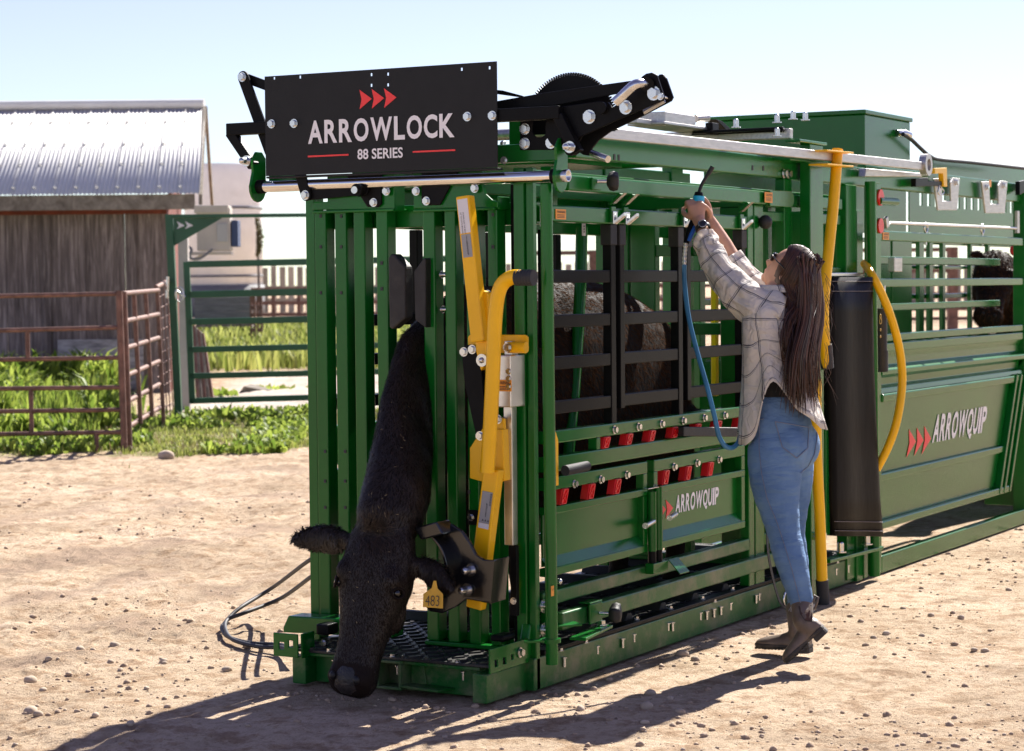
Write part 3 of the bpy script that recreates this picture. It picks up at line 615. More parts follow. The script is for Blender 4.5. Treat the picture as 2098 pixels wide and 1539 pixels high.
# cross beams and the polished bar the gate halves hang from
bx('cross_beam', .03, .09, -.11, 1.10, 2.085, 2.155); bx('cross_beam', .085, .15, .03, 1.03, 1.84, 1.93); bx('cross_beam', 1.2, 1.27, .06, 1.0, 2.115, 2.195)
g = G(); g.tube([(-.05,-.12,2.02),(-.05,1.25,2.02)], .023, 20); part('roller_bar', g, CHROME, 0)
for y0, y1 in ((-.145,-.115),(1.245,1.275)): g = G(); g.tube([(-.05,y0,2.02),(-.05,y1,2.02)], .029, 18); part('bushing', g, BLACK, 0)
def end_plate(y, t):
    g = G(); g.plate([(-.105,y,2.02)] + [V(-.05+.055*math.cos(a),y,2.015+.06*math.sin(a)) for a in np.linspace(math.pi*1.1,2*math.pi,8)] + [(.005,y,2.14),(-.02,y,2.165),(-.06,y,2.165),(-.09,y,2.13),(-.085,y,2.08)], V(0,t,0)); return part('end_plate', g, GREEN, .003)
end_plate(-.155, .012); end_plate(1.275, .012)
g = G(); a = np.linspace(0, 2*math.pi, 20, endpoint=False)
ring = lambda r, y: [V(-.05+r*math.cos(t), y, 2.02+r*math.sin(t)) for t in a]
g.loft([ring(.023,-.155), ring(.025,-.185), ring(.019,-.185), ring(.019,-.12)], cap=False); part('bar_end', g, ZINC, 0)
bx('back_plate', .015, .028, 1.09, 1.27, 2.0, 2.13)
# black carrier for the sign
g = G(); g.bar((-.068,-.165,2.262),(-.068,1.41,2.262), .045, .05); part('sign_bar', g, BLACK)
for ya, yb in ((-.155,-.235),(1.40,1.285)): g = G(); g.bar((-.068,ya,2.25),(-.068,yb,2.105), .042, .036, (1,0,0)); part('sign_strut', g, BLACK)
for y in (-.225, 1.29): bolt((-.112,y,2.125), NX, s=1.2, me=STUD, name='stud')
sg = G(); hl = []
So = V(-.096,1.20,2.06); Sw, Sh = 1.10, .41
for px, py in ((562,160),(615,158),(761,153),(795,152),(761,175),(795,174),(946,142),(1003,139)):
    p = FX(px,py,-.1); u = So.y-p.y; v_ = p.z-So.z; hl.append((max(.006,u-.005), min(Sw-.006,u+.005), v_-.006, min(Sh-.004, v_+.006)))
sg.holes(So, (0,-1,0), (0,0,1), (-.006,0,0), Sw, Sh, hl)
sign = part('sign_board', sg, SIGNBLACK, 0)
g = G(); g.box(-.101,-.055,.10,1.20,2.050,2.058); obj('lip', g, SIGNBLACK, sign, .002)
for px, py in ((557,254),(603,253),(958,239),(1009,237)): bolt(FX(px,py,-.103), NX, sign, 1.2)
U_, V_ = V(0,-1,0), V(0,0,1)
def sgn(px, py): p = FX(px,py,-.1035); return V(-.1035, p.y, p.z)
a = sgn(632,299); b = sgn(932,291); lettering('lettering', 'ARROWLOCK', V(-.1035,a.y,2.062+.122), U_, V_, .094, WHITEPRINT, sign, a.y-b.y, .028)
a = sgn(733,332); b = sgn(826,330); lettering('lettering', '88 SERIES', V(-.1035,a.y,2.062+.050), U_, V_, .042, WHITEPRINT, sign, a.y-b.y, .020)
for xa, xb in ((631,714),(846,933)):
    a = sgn(xa,325); b = sgn(xb,321); g = G(); g.box(-.1045,-.1025,b.y,a.y,2.062+.068,2.062+.0745); obj('red_line', g, REDPRINT, sign)
def arrows(o, u, v, w_, h_, step, parent, n=3, cut=0.17):
    for i in range(n):
        g = G(); c = Vector(o)+u*(step*i); nn = u.cross(v)*.0015
        g.plate([c, c+u*w_*1.0+v*(h_/2), c+v*h_, c+u*(w_*cut)+v*(h_/2)], nn); obj('arrow_mark', g, REDPRINT, parent)
a = sgn(737,230); arrows(V(-.1025,a.y,2.062+.252), U_, V_, .058, .078, .0585, sign)
# links left of and below the sign
for (p, q_, r, X) in (((497,158),(552,310),.026,-.055), ((497,158),(600,196),.020,-.03), ((612,350),(626,400),.024,-.075), ((626,400),(745,388),.022,-.06)):
    part('link_arm', capsule(FX(*p,X), FX(*q_,X), r, X, .012), BLACK, .002)
for (x,y,X,s) in ((497,158,-.056,1.3),(626,400,-.076,1.3)): bolt(FX(x,y,X), NX, s=s)
g = G(); c = FX(738,390,-.06); g.tube([c, c+V(-.03,0,0)], .026, 16); part('pivot_boss', g, BLACK, .002); g = G(); g.tube([c+V(-.03,0,0), c+V(-.045,0,0)], .015, 16); part('pivot_pin', g, ZINC, .001)
# --- ratchet arms above the near corner
def z2(x, y): return (1000+x/3.4967, 120+y/3.4967)
def zp(pts, X): return [FX(*z2(x,y), X) for x,y in pts]
g = G(); g.plate(zp([(60,305),(400,246),(1030,158),(1075,225),(480,335),(60,368)], .0), V(.010,0,0)); part('control_arm', g, BLACK, .002)
g = G(); g.plate(zp([(60,225),(100,228),(250,268),(240,280),(60,255)], .03), V(.010,0,0)); part('control_arm', g, BLACK, .002)
g = G(); g.plate(zp([(470,352),(800,305),(862,315),(888,352),(1050,232),(1100,130),(1130,108),(1172,100),(1208,118),(1262,280),(1255,300),(960,425),(580,598),(600,700),(560,690),(470,520)], -.05), V(.012,0,0)); part('ratchet_plate', g, BLACK, .0025)
g = G(); g.plate(zp([(1190,160),(1225,114),(1250,112),(1276,140),(1325,278),(1310,305),(1105,412),(880,520),(790,585),(742,645),(747,680),(722,697),(680,690),(560,612),(700,545),(1000,390)], .03), V(.012,0,0)); part('ratchet_plate', g, BLACK, .0025)
c = FX(*z2(545,500), -.03); g = G(); g.tube([c, c+V(.012,0,0)], .082, 40); part('ratchet_drum', g, BLACK, .002)
c = FX(1168,257, .10); g = G(); tp = []; R0 = .195
for i in range(64):
    a = math.pi*(-.05+1.1*i/64)
    for da, r in ((0,R0),(.35,R0),(.5,R0+.012),(.85,R0+.012)): t = math.pi*(-.05+1.1*(i+da)/64); tp.append(c+V(0,-r*math.cos(t),r*math.sin(t)))
g.plate(tp, V(.012,0,0)); part('sector_gear', g, BLACK, .001)
for (x,y,X,s) in ((728,418,-.051,1.75),(990,350,-.051,1.75),(1190,250,-.051,1.75),(1235,272,-.051,.9)): 
    o = bolt(FX(*z2(x,y),X), NX, s=s)
c = FX(*z2(825,355), -.05); g = G(); g.tube([c, c+V(-.02,0,0)], .022, 14); part('cap_nut', g, BLACK, .003)
hp = smooth_path([FX(*z2(1140,182),-.05), FX(*z2(1080,180),-.10), FX(*z2(1040,195),-.115), FX(*z2(985,245),-.12), FX(*z2(912,312),-.12)], 6)
g = G(); g.tube(hp, .019, 14); part('bent_handle', g, ZINC, 0)
g = G(); g.tube([FX(*z2(1135,185),-.052), FX(*z2(1135,185),-.075)], .028, 16); part('handle_collar', g, BLACK, .002)
g = G(); A_, B_ = FX(*z2(1115,385),-.01), FX(*z2(1265,300),-.01); ax = (B_-A_).normalized(); e1 = ax.orthogonal().normalized(); e2 = ax.cross(e1)
g.tube([A_ + ax*((B_-A_).length*i/160) + (e1*math.cos(i*.98)+e2*math.sin(i*.98))*.008 for i in range(161)], .002, 5); part('return_spring', g, ALU, 0)
g = G(); g.tube([FX(*z2(745,680),-.02), FX(*z2(860,722),-.06)], .014, 12); part('release_pin', g, ZINC, .001)
g = G(); g.tube([FX(*z2(1225,265),-.04), FX(*z2(1300,287),.04)], .006, 8); part('spacer', g, ZINC, 0)
def z3(x, y): return (1000+x/6.993, 220+y/6.993)
g = G(); pl = [FX(*z3(x,y), .025) for x,y in ((455,195),(640,190),(625,330),(650,390),(700,430),(760,430),(810,400),(832,360),(835,190),(1010,190),(1010,608),(455,615))]; g.plate(pl, V(.008,0,0)); part('slotted_plate', g, BLACK, .002)
for x, y in ((530,312),(530,520),(905,510)): bolt(FX(*z3(x,y),.024), NX, s=1.5)
bolt(FX(*z3(230,760),.028), NX, s=1.0); bolt(FX(*z3(215,620),.06), (0,0,1), s=1.1, me=STUD, name='stud')
bx('upright', .35, .41, .24, .30, 2.16, 2.30); bx('upright', .40, .46, -.0, .04, 2.155, 2.2)
g = G(); g.tube([(.55,.0,2.235),(.55,1.0,2.235)], .024, 14); part('cross_tube', g, GALV, 0)

g = G(); g.box(.62,1.12,.16,.92,2.11,2.20); part('neck_sun_block', g, GREEN, .006)  # added box, hidden behind the top beam, keeps sun off the cow's neck
# --- yellow lever, linkage and aluminium winch box on the near front corner
g = G(); A_ = FX(953,402,-.14); B_ = FX(984,700,-.14); g.bar(A_, B_, .058, .05, (1,0,0)); up_arm = part('lever_arm', g, YELLOW, .005)
g = G(); A2 = FX(1012,960,-.15); B2 = FX(989,1146,-.15); g.bar(A2, B2, .068, .05, (1,0,0)); lo_arm = part('lever_arm', g, YELLOW, .005)
g = G(); g.bar(FX(981,1205,-.17), FX(975,1246,-.17), .07, .045, (1,0,0)); part('lever_tip', g, YELLOW, .006)
g = G(); g.plate([FX(x,y,-.125) for x,y in ((968,640),(974,590),(1000,600),(1003,735),(985,760),(975,720))], V(.03,0,0)); part('lever_cheek', g, YELLOW, .004)
g = G(); g.plate([FX(x,y,-.075) for x,y in ((962,686),(1076,686),(1081,691),(1081,720),(1076,724),(958,724),(958,690))], V(.012,0,0)); part('mount_plate', g, YELLOW, .004)
g = G(); A_ = FX(1055,712,-.10); g.tube([A_+V(0,.03,0), A_+V(0,-.05,0)], .022, 14); part('pivot_tube', g, YELLOW, .003)
g = G(); g.plate([FX(x,y,-.12) for x,y in ((988,878),(1030,880),(1034,985),(1005,992),(962,980),(962,918))], V(.05,0,0)); part('bracket', g, YELLOW, .004)
g = G(); g.plate([FX(x,y,-.10) for x,y in ((1012,852),(1032,858),(1036,930),(1012,920))], V(.02,0,0)); part('bracket', g, YELLOW, .004)
g = G(); g.tube(smooth_path([FX(x,y,-.21) for x,y in ((1070,568),(1050,568),(1031,580),(1020,606),(1014,660),(1010,760),(1004,880),(998,968))], 5), .0285, 18); part('lever_handle', g, YELLOW, 0)
g = G(); gp_ = [FX(x,569,-.21) for x in np.linspace(1058,1094,25)]; g.tube(gp_, [.031+.0022*math.sin(i*1.57) for i in range(25)], 16); part('lever_grip', g, GRIP, .004)
g = G(); g.plate([FX(x,y,-.115) for x,y in ((945,718),(950,709),(962,706),(976,707),(984,716),(986,760),(997,885),(992,899),(984,902),(976,896),(952,790))], V(.014,0,0)); part('link_plate', g, BLACK, .003)
g = G(); g.plate([FX(x,y,-.08) for x,y in ((975,740),(988,735),(1000,810),(1004,885),(994,890))], V(.012,0,0)); part('link_plate', g, BLACK, .003)
for x, y, X in ((951,721,-.118),(968,716,-.118),(984,893,-.118),(1020,859,-.125),(1040,712,-.13)): bolt(FX(x,y,X), NX, s=1.2)
c = FX(992,738,-.15); g = G(); g.tube([c+V(0,0,0), c+V(-.02,0,0)], .025, 16); g.ball(c+V(-.02,0,0), .012); part('pivot_cap', g, ZINC, 0)
p0, p1 = FX(1020,728,-.13), FX(1047,835,-.13)
g = G(); g.box(-.13,-.015,p1.y,p0.y,p1.z,p0.z); winch = part('winch_box', g, ALU, .004)
g = G(); g.box(-.10,-.05,p1.y+.01,p1.y+.045,p0.z,p0.z+.055); obj('lug', g, ALU, winch, .003)
for y in (761,776,792): bolt(FX(1042,y,-.131), NX, winch, .8)
g = G(); a = FX(1018,778,-.1315); g.box(-.1325,-.1305,a.y-.065,a.y-.006,a.z-.045,a.z); lb = obj('warning_label', g, LABELORANGE, winch)
lettering('lettering', 'WARNING', V(-.133,a.y-.008,a.z-.018), U_, V_, .012, DARKPRINT, lb, .054, .012)
for i in range(3): g = G(); g.box(-.1332,-.1322,a.y-.058,a.y-.010,a.z-.028-.006*i,a.z-.0255-.006*i); obj('small_print', g, DARKPRINT, lb)
p0 = FX(1037,815,-.075); p1 = FX(1049,1118,-.075)
g = G(); g.box(-.075,-.035,p1.y-.005,p1.y+.034,p1.z,p0.z+.02); part('slide_bar', g, ALU, .003)
g = G(); g.box(-.062,-.04,p1.y-.012,p1.y+.016,.30,p1.z-.002); part('slide_rod', g, BLACK, .002); bolt((-.063,p1.y+.002,.36), NX, s=.9)
for y, w0 in ((602,960),(1060,958)): g = G(); a = FX(w0,y-15,-.02); b = FX(w0+48,y+18,-.02); g.box(-.022,-.007,b.y,a.y,b.z,a.z); part('mount_tab', g, BLACK, .004); bolt(FX(w0+7,y,-.023), NX); bolt(FX(w0+40,y,-.023), NX)
# printed labels on the lever
def arm_label(arm, A, B, t0, t1, wd, mt, X):
    ax = (B-A).normalized(); sd = V(0,-1,0); sd = (sd-ax*sd.dot(ax)).normalized(); n_ = sd.cross(-ax)
    c0 = A+ax*t0; c1 = A+ax*t1; c0.x = c1.x = X
    g = G(); g.plate([c0-sd*wd/2, c0+sd*wd/2, c1+sd*wd/2, c1-sd*wd/2], V(-.001,0,0)); return obj('label', g, mt, arm), c0, ax, sd
A_ = FX(953,402,-.14); B_ = FX(984,700,-.14)
lb, c0, ax, sd = arm_label(up_arm, A_, B_, .012, .145, .046, LABELWHITE, -.1655)
for i, s_ in enumerate(('DOWNLOAD THE MOST', 'UP TO DATE MANUAL')): lettering('lettering', s_, c0+ax*.052+sd*(-.004-.011*i)+V(-.002,0,0), ax, -sd*-1, .006, DARKPRINT, lb, .085, .006, lift=-.0004)
lb, c0, ax, sd = arm_label(up_arm, A_, B_, .150, .24, .042, LABELGREY, -.1655)
lettering('lettering', '>>> ARROWQUIP', c0+ax*.006+sd*-.002+V(-.002,0,0), ax, sd, .008, DARKPRINT, lb, .075, .02, lift=-.0004)
lb, c0, ax, sd = arm_label(lo_arm, A2, B2, .09, .215, .046, LABELGREY, -.1765)
lettering('lettering', 'ARROWQUIP', c0+ax*.10+sd*.008+V(-.002,0,0), -ax, -sd, .007, DARKPRINT, lb, .055, .02, lift=-.0004)
for i in range(3): g = G(); c = c0+ax*.118+sd*(.002+.0)-ax*(.014*i)*0+sd*(-.012+.012*i)+V(-.0015,0,0); g.plate([c, c-ax*.010+sd*.004, c+sd*.008, c-ax*.003+sd*.004], V(-.0008,0,0)); obj('arrow_mark', g, DARKPRINT, lb)
for i in range(14): g = G(); c = c0+ax*(.006+.0035*i)+sd*.014+V(-.0015,0,0); g.plate([c, c+ax*(.001+.001*(i%3==0)), c+ax*(.001+.001*(i%3==0))+sd*.008, c+sd*.008], V(-.0008,0,0)); obj('bar_mark', g, DARKPRINT, lb)
lb2, c0, ax, sd = arm_label(lo_arm, A2, B2, .216, .236, .046, LABELWHITE, -.1765)
# head holder: a black curved yoke
GLOSS = mat('glossy_black', (.008,.008,.009), .18, var=.2, vscale=8, bump=.05, bscale=60, spec=.5, coat=.3)
def yoke(pts, X, t, name, bv=.004): g = G(); g.plate([FX(x,y,X) for x,y in pts], V(t,0,0)); return part(name, g, GLOSS, bv)
oc = [(905,1070),(925,1074),(945,1088),(962,1112),(974,1136),(990,1147),(1012,1148),(1004,1235),(985,1233),(955,1228),(935,1243),(905,1257),(880,1253),(868,1240),(890,1238),(912,1222),(924,1200),(929,1175),(926,1145),(912,1118),(895,1098)]
yoke(oc, -.30, .02, 'head_yoke')
g = G(); shoe = [FX(x,y,-.36) for x,y in ((866,1092),(885,1105),(902,1130),(910,1160),(908,1190),(898,1215),(880,1235))]; shoe = smooth_path(shoe, 4)
rings = [[p, p+V(.10,0,0), p+V(.10,-.012,.004), p+V(0,-.012,.004)] for p in shoe]; g.loft(rings, smooth=False); part('yoke_shoe', g, GLOSS, .003)
g = G(); g.plate([FX(x,y,-.385) for x,y in ((847,1082),(894,1069),(908,1095),(862,1107))], V(.10,0,.0)); part('yoke_shoe', g, GLOSS, .006)
yoke([(1003,1150),(1013,1146),(1005,1238),(983,1233)], -.295, .12, 'yoke_socket')
for x, y in ((966,1168),(959,1208)): bolt(FX(x,y,-.30), V(-.8,.2,0), me=STUD, name='stud', s=1.35)

# --- near side
def tube_rail(name, x0, x1, z0, z1, y0=0, y1=.05, mt=None): return bx(name, x0, x1, y0, y1, z0, z1, mt, .006)
tube_rail('top_beam', .37, 3.76, 2.115, 2.215, 0, .06); tube_rail('upper_rail', .24, 2.56, 1.977, 2.04, -.035, .02); tube_rail('upper_rail', 2.60, 3.4, 1.98, 2.04, .0, .05)
g = G(); g.plate([(2.3,-.047,1.97),(2.53,-.047,1.97)] + [V(2.56+.05*math.sin(t),-.047,2.01-.04*math.cos(t)) for t in np.linspace(0,math.pi,7)] + [(2.48,-.047,2.05),(2.3,-.047,2.045)], V(0,.011,0)); part('clevis', g, GREEN, .003)
g = G(); g.plate([(2.4,.022,1.97),(2.60,.022,1.97)] + [V(2.62+.05*math.sin(t),.022,2.01-.04*math.cos(t)) for t in np.linspace(0,math.pi,7)] + [(2.5,.022,2.05)], V(0,.011,0)); part('clevis', g, GREEN, .003)
tube_rail('latch_rail', .08, 2.13, 1.852, 1.918)
tube_rail('tie_bar', .09, 3.4, 2.045, 2.06, .07, .12)
def hook(x):
    o_ = G(); o_.plate([(x,-.004,1.93),(x+.035,-.004,1.93),(x+.05,-.05,1.975),(x+.015,-.05,1.975)], V(.0,.010,.006)); o_.box(x-.004,x+.038,-.014,-.002,1.86,1.925)
    h = part('latch_hook', o_, GREEN, .002); g = G(); g.plate([(x-.002,-.016,1.852),(x+.036,-.016,1.852),(x+.036,-.016,1.905),(x-.002,-.016,1.905)], V(0,-.006,0)); g.plate([(x+.004,-.02,1.85),(x+.034,-.02,1.85),(x+.066,-.050,1.885),(x+.040,-.050,1.885)], V(0,0,.016)); obj('latch_tab', g, ZINC, h, .002)
    g = G(); g.plate([(x+.004,-.012,1.935),(x+.035,-.012,1.935),(x+.052,-.055,1.978),(x+.02,-.055,1.978)], V(0,-.006,.003)); obj('latch_tab', g, ZINC, h, .002)
for x in (.665, .785, 1.37, 2.02): hook(x)
# black drop-bar panels: three side by side, each with four bars
for i, (x0, x1, ua, ub) in enumerate(((.15,.735,.685,.0),(.775,1.405,.775,1.36),(1.452,2.12,1.452,2.08))):
    pn = part('drop_panel', G().box(x1-.045,x1,.005,.045,1.015 if i<2 else 1.0,1.85) if i != 9 else None, BLACK, .003)
    for zt in (1.66,1.48,1.312,1.134): g = G(); g.box(x0,x1-.046,.008,.042,zt-.052,zt); obj('bar', g, BLACK, pn, .004)
    if ub or i: g = G(); g.box(x0-.002,x0+.04,.0035,.0465,1.075,1.85); obj('upright', g, BLACK, pn, .003)
    g = G(); g.box(x1-.055,x1+.006,.0,.05,1.765,1.852); obj('sleeve', g, RUBBER, pn, .004)
    if i: g = G(); g.box(x0-.010,x0+.048,-.001,.051,1.765,1.852); obj('sleeve', g, RUBBER, pn, .004)
tube_rail('side_rail', .11, 2.3, .965, 1.017); tube_rail('side_rail', .11, 2.3, .852, .915)
bx('stay', .545, .58, .004, .046, .915, .965)
def red_block(x, z0, z1, lean=.022):
    y0, y1, wd = .000, .036, .048; nb = G()
    vs = [(x,y0,z0),(x+wd,y0,z0),(x+wd,y1,z0),(x,y1,z0),(x+lean,y0,z1),(x+lean+wd,y0,z1),(x+lean+wd,y1,z1),(x+lean,y1,z1)]
    nb.add(vs, [(3,2,1,0),(4,5,6,7),(0,1,5,4),(1,2,6,5),(2,3,7,6),(3,0,4,7)])
    o_ = part('stop_block', nb, RED, .003); g = G(); y = y0-.003
    a, b, c, d_ = V(x+.004,y,z0+.004), V(x+wd-.004,y,z0+.004), V(x+lean+wd-.004,y,z1-.004), V(x+lean+.004,y,z1-.004)
    for p, q_ in ((a,b),(b,c),(c,d_),(d_,a),(a,c),(b,d_)): g.bar(p, q_, .004, .005, (0,1,0))
    obj('ridge', g, RED, o_)
for px in (1229,1276,1323,1371,1418,1461,1506): 
    x = SY(px+3,910).x; red_block(x+.012, .916, .964)
for x, y in ((1258,880.5),(1307,874.5),(1354.5,868.5),(1399,862),(1442,856),(1484,851)): bolt(SY(x,y,-.001), NY, s=1.15)
for px in (1142,1198,1252): x = SY(px+3,1015).x; red_block(x+.01, .716, .779)
for px in (1352,1398,1444): x = SY(px+3,970).x; red_block(x+.01, .716, .779)
for x, y in ((1176,991.5),(1230,982.5),(1283,973),(1380,956.5),(1427,949),(1472,941.5)): bolt(SY(x,y,-.001), NY, s=1.15)
for x0, x1 in ((.10,1.02),(1.085,2.09)):
    dr = part('drop_gate', G().box(x0+.01,x1-.01,.028,.036,.475,.69), GREEN, 0)
    for nm, a in (('rail',(x0,x1,0,.04,.78,.832)),('rail',(x0,x1,0,.04,.683,.714)),('rail',(x0,x1,0,.04,.436,.470))): g = G(); g.box(*a); obj(nm, g, GREEN, dr, .004)
    g = G(); g.plate([(x0,.001,.470),(x1-.04,.001,.470),(x1-.04,.028,.51),(x0,.028,.51)], V(0,.004,.004)); obj('flange', g, GREEN, dr, .001)
    for xa in ((x1-.04,) if x0 < 1 else (x0,x1-.04)): g = G(); g.box(xa,xa+.04,.0015,.0385,.470,.683); g.box(xa,xa+.04,.0015,.0385,.714,.78); obj('stile', g, GREEN, dr, .003)
    if x0 > 1:
        xq = [SY(px,py).x for px,py in ((1352,1073),(1394,1066),(1482,1048))]
        arrows(V(xq[0]-.03,.0275,.557), V(1,0,0), V(0,0,1), .077, .085, .074, dr)
        lettering('lettering', 'ARROWQUIP', V(xq[1],.0278,.560), V(1,0,0), V(0,0,1), .092, WHITEPRINT, dr, xq[2]-xq[1], .03, .12)
for x, zt in ((1.035,.70),(1.098,.715)):
    g = G(); g.tube([(x,-.012,.44),(x,-.012,zt)], .020, 14); part('hinge_tube', g, GREEN, .002)
    g = G(); g.tube([(x,-.012,.385),(x,-.012,.44)], .018, 14); part('hinge_foot', g, BLACK, .002)
for x0, x1, z in ((.90,1.03,.565),(1.14,1.26,.575)): g = G(); g.tube([(x0,-.045,z),(x1,-.02,z+.005)], .013, 12); part('latch_pin', g, ZINC, .003)
bolt((1.055,-.02,.716), (0,0,1), s=1); bx('latch_tab', .985, 1.06, -.02, .01, .713, .717, ZINC, .001)
tube_rail('lower_rail', .06, 2.15, .322, .378, mt=GREEN_DUSTY); tube_rail('lower_rail', .16, 2.78, .218, .288, -.035, .015, GREEN_DUSTY)
g = G(); g.plate([(.99,-.04,.345),(1.14,-.04,.345),(1.14,-.04,.39),(.99,-.04,.39)], V(0,.04,0)); g.plate([(1.14,-.04,.388),(1.13,-.10,.33),(1.23,-.10,.33),(1.24,-.04,.388)], V(0,0,.006)); part('hinge_step', g, GREEN, .003)
def knob(p, n_, s=1.0):
    p = Vector(p); n_ = Vector(n_).normalized(); g = G(); g.tube([p, p+n_*.045*s], .006*s, 8); a = part('knob_stem', g, ZINC, 0)
    g = G(); e1 = n_.orthogonal().normalized(); e2 = n_.cross(e1); ring = lambda r, t: [p+n_*t*s+(e1*math.cos(k*2*math.pi/20)+e2*math.sin(k*2*math.pi/20))*(r*s*(1+.14*math.cos(5*k*2*math.pi/20))) for k in range(20)]
    g.loft([ring(.012,.032), ring(.028,.042), ring(.032,.055), ring(.028,.07), ring(.012,.074)]); obj('knob', g, RUBBER, a)
bx('knob_bracket', .36, .47, -.055, -.045, .215, .298); bx('knob_bracket', .36, .47, -.055, .0, .298, .304); knob((.44,-.055,.252), (.3,-1,0), 1.25)
bx('knob_bracket', .42, .50, -.05, -.037, 1.985, 2.035); knob((.46,-.05,2.02), (.5,-1,0), 1.2)
c = SY(1568,455,-.03); g = G(); g.ball(c, .034); g.tube([c, c+V(0,.06,0)], .012, 10); part('ball_knob', g, RUBBER, 0)
for x0, x1 in ((2.135,2.20),(2.215,2.325)): bx('door_post', x0, x1, .0, .05, .13, 1.976)
for x0, x1 in ((2.75,2.93),): bx('main_post', x0, x1, -.075, -.02, .02, 2.29)
bx('main_post', 2.62, 2.72, .01, .06, .13, 2.115); bx('door_post', 3.43, 3.585, -.01, .05, .02, 2.115); bx('door_post', 3.05, 3.12, .0, .05, .13, 2.1)
bx('cap_plate', 2.58, 2.95, -.09, -.01, 2.29, 2.305); bx('bearing', 2.76, 2.92, -.082, -.012, 2.215, 2.26, BLACK); bx('arm_plate', 2.45, 2.96, -.09, .02, 2.195, 2.213)
for x0, x1, z0, z1 in ((2.95,3.42,1.90,1.955),(2.95,3.42,1.62,1.68),(2.95,3.42,1.0,1.05),(2.34,2.75,1.0,1.05),(2.34,3.42,.32,.38),(2.34,2.62,1.9,1.95)): tube_rail('side_rail', x0, x1, z0, z1, .012, .05)
g = G(); g.tube([SY(1783,372,-.06), SY(1792,1180,-.06)], .030, 16); part('pivot_pole', g, GREEN, .002)
g = G(); g.tube([SY(1119,378,-.09), SY(1131,1361,-.09)], .0245, 18); pole = part('pivot_pole', g, GREEN, .002)
c = SY(1130,1312,-.09); g = G(); g.tube([c-V(0,0,.008), c+V(0,0,.008)], .037, 18); g.plate([c+V(0,0,-.005)+d_ for d_ in (V(-.09,.075,0),V(0,-.025,0),V(.03,.02,0),V(-.05,.09,0))], V(0,0,.01)); part('pole_collar', g, GREEN, .002)
bx('hinge_strap', .085, .10, -.04, .03, .19, .36); 
for z in (.33,.235): bolt((.05,-.002,z), NY, s=1.5, me=STUD, name='stud')
g = G(); g.plate([(.12,-.03,.235),(.20,-.10,.235),(.27,-.02,.235),(.16,.03,.25)], V(0,0,.008)); part('arm_plate', g, GREEN, .002); g = G(); g.bar((.18,-.09,.185),(.50,-.05,.19), .07, .012); part('arm_plate', g, GREEN, .002); bolt((.47,-.05,.197), (0,0,1), s=1.5)
c = SY(1132,1211,-.114); g = G(); g.obox(c, V(.011,0,0), V(0,.0008,0), V(0,0,.02)); lb = obj('caution_label', g, LABELORANGE, pole); lettering('lettering', 'CAUTION', c+V(-.010,-.0012,.003), V(1,0,0), V(0,0,1), .007, DARKPRINT, lb, .02, .01)
bx('black_strut', .115, .135, -.012, .012, .40, 1.28, BLACK); bolt((.125,-.014,.42), NY, me=STUD, name='stud'); 
g = G(); g.plate([(.06,-.02,1.10),(.10,-.02,1.08),(.16,-.02,.98),(.16,-.02,.80),(.13,-.02,.80),(.13,-.02,.96),(.06,-.02,1.06)], V(0,.008,0)); part('yellow_link', g, YELLOW, .002)
g = G(); g.tube([(.14,-.06,.862),(.30,-.075,.868)], .021, 14); part('side_grip', g, GRIP, .008)
bx('black_strut', .108, .128, .02, .04, 1.35, 1.82, BLACK)
# folded stop bar beside the woman, blue hose and stickers
g = G(); g.bar(SY(1395,884,-.03), SY(1560,886,-.09), .03, .042); part('folded_bar', g, RUBBER, .004)
def sticker(o, w_, h_, txt, mt, parent=chute, n=3):
    o = Vector(o); g = G(); g.plate([o, o+V(w_,0,0), o+V(w_,0,h_), o+V(0,0,h_)], V(0,-.0012,0)); l_ = obj('sticker', g, mt, parent)
    lettering('lettering', txt, o+V(w_*.1,-.0016,h_*.62), V(1,0,0), V(0,0,1), h_*.24, DARKPRINT, l_, w_*.8, .015)
    for i in range(n): g = G(); g.box(o.x+w_*.15, o.x+w_*.85, o.y-.0022, o.y-.0014, o.z+h_*(.16+.13*i), o.z+h_*(.21+.13*i)); obj('small_print', g, DARKPRINT, l_)
sticker((2.23,-.0475,1.985), .095, .05, 'CAUTION', LABELORANGE); sticker((.185,-.002,1.862), .088, .04, 'WARNING', LABELORANGE)
sticker((.055,-.002,1.83), .075, .082, 'IMPORTANT', LABELWHITE, n=2); 
g = G(); g.tube([SY(1192,465,.30), SY(1190,560,.30), SY(1184,680,.29), SY(1176,800,.28), SY(1163,940,.27)], .026, 14); ib = part('squeeze_bar', g, GREEN, 0)
a = SY(1196,470,.27); g = G(); g.obox(a, V(.016,0,0), V(0,.001,0), V(0,0,.028)); lb = obj('label', g, LABELWHITE, ib)
for i in range(3): g = G(); c = a+V(-.006,-.0015,.010-.012*i); g.plate([c, c+V(.012,0,0), c+V(.006,0,.010)], V(0,-.001,0)); obj('arrow_mark', g, DARKPRINT, lb)
bx('squeeze_post', .62, .68, .25, .30, 1.93, 2.1)

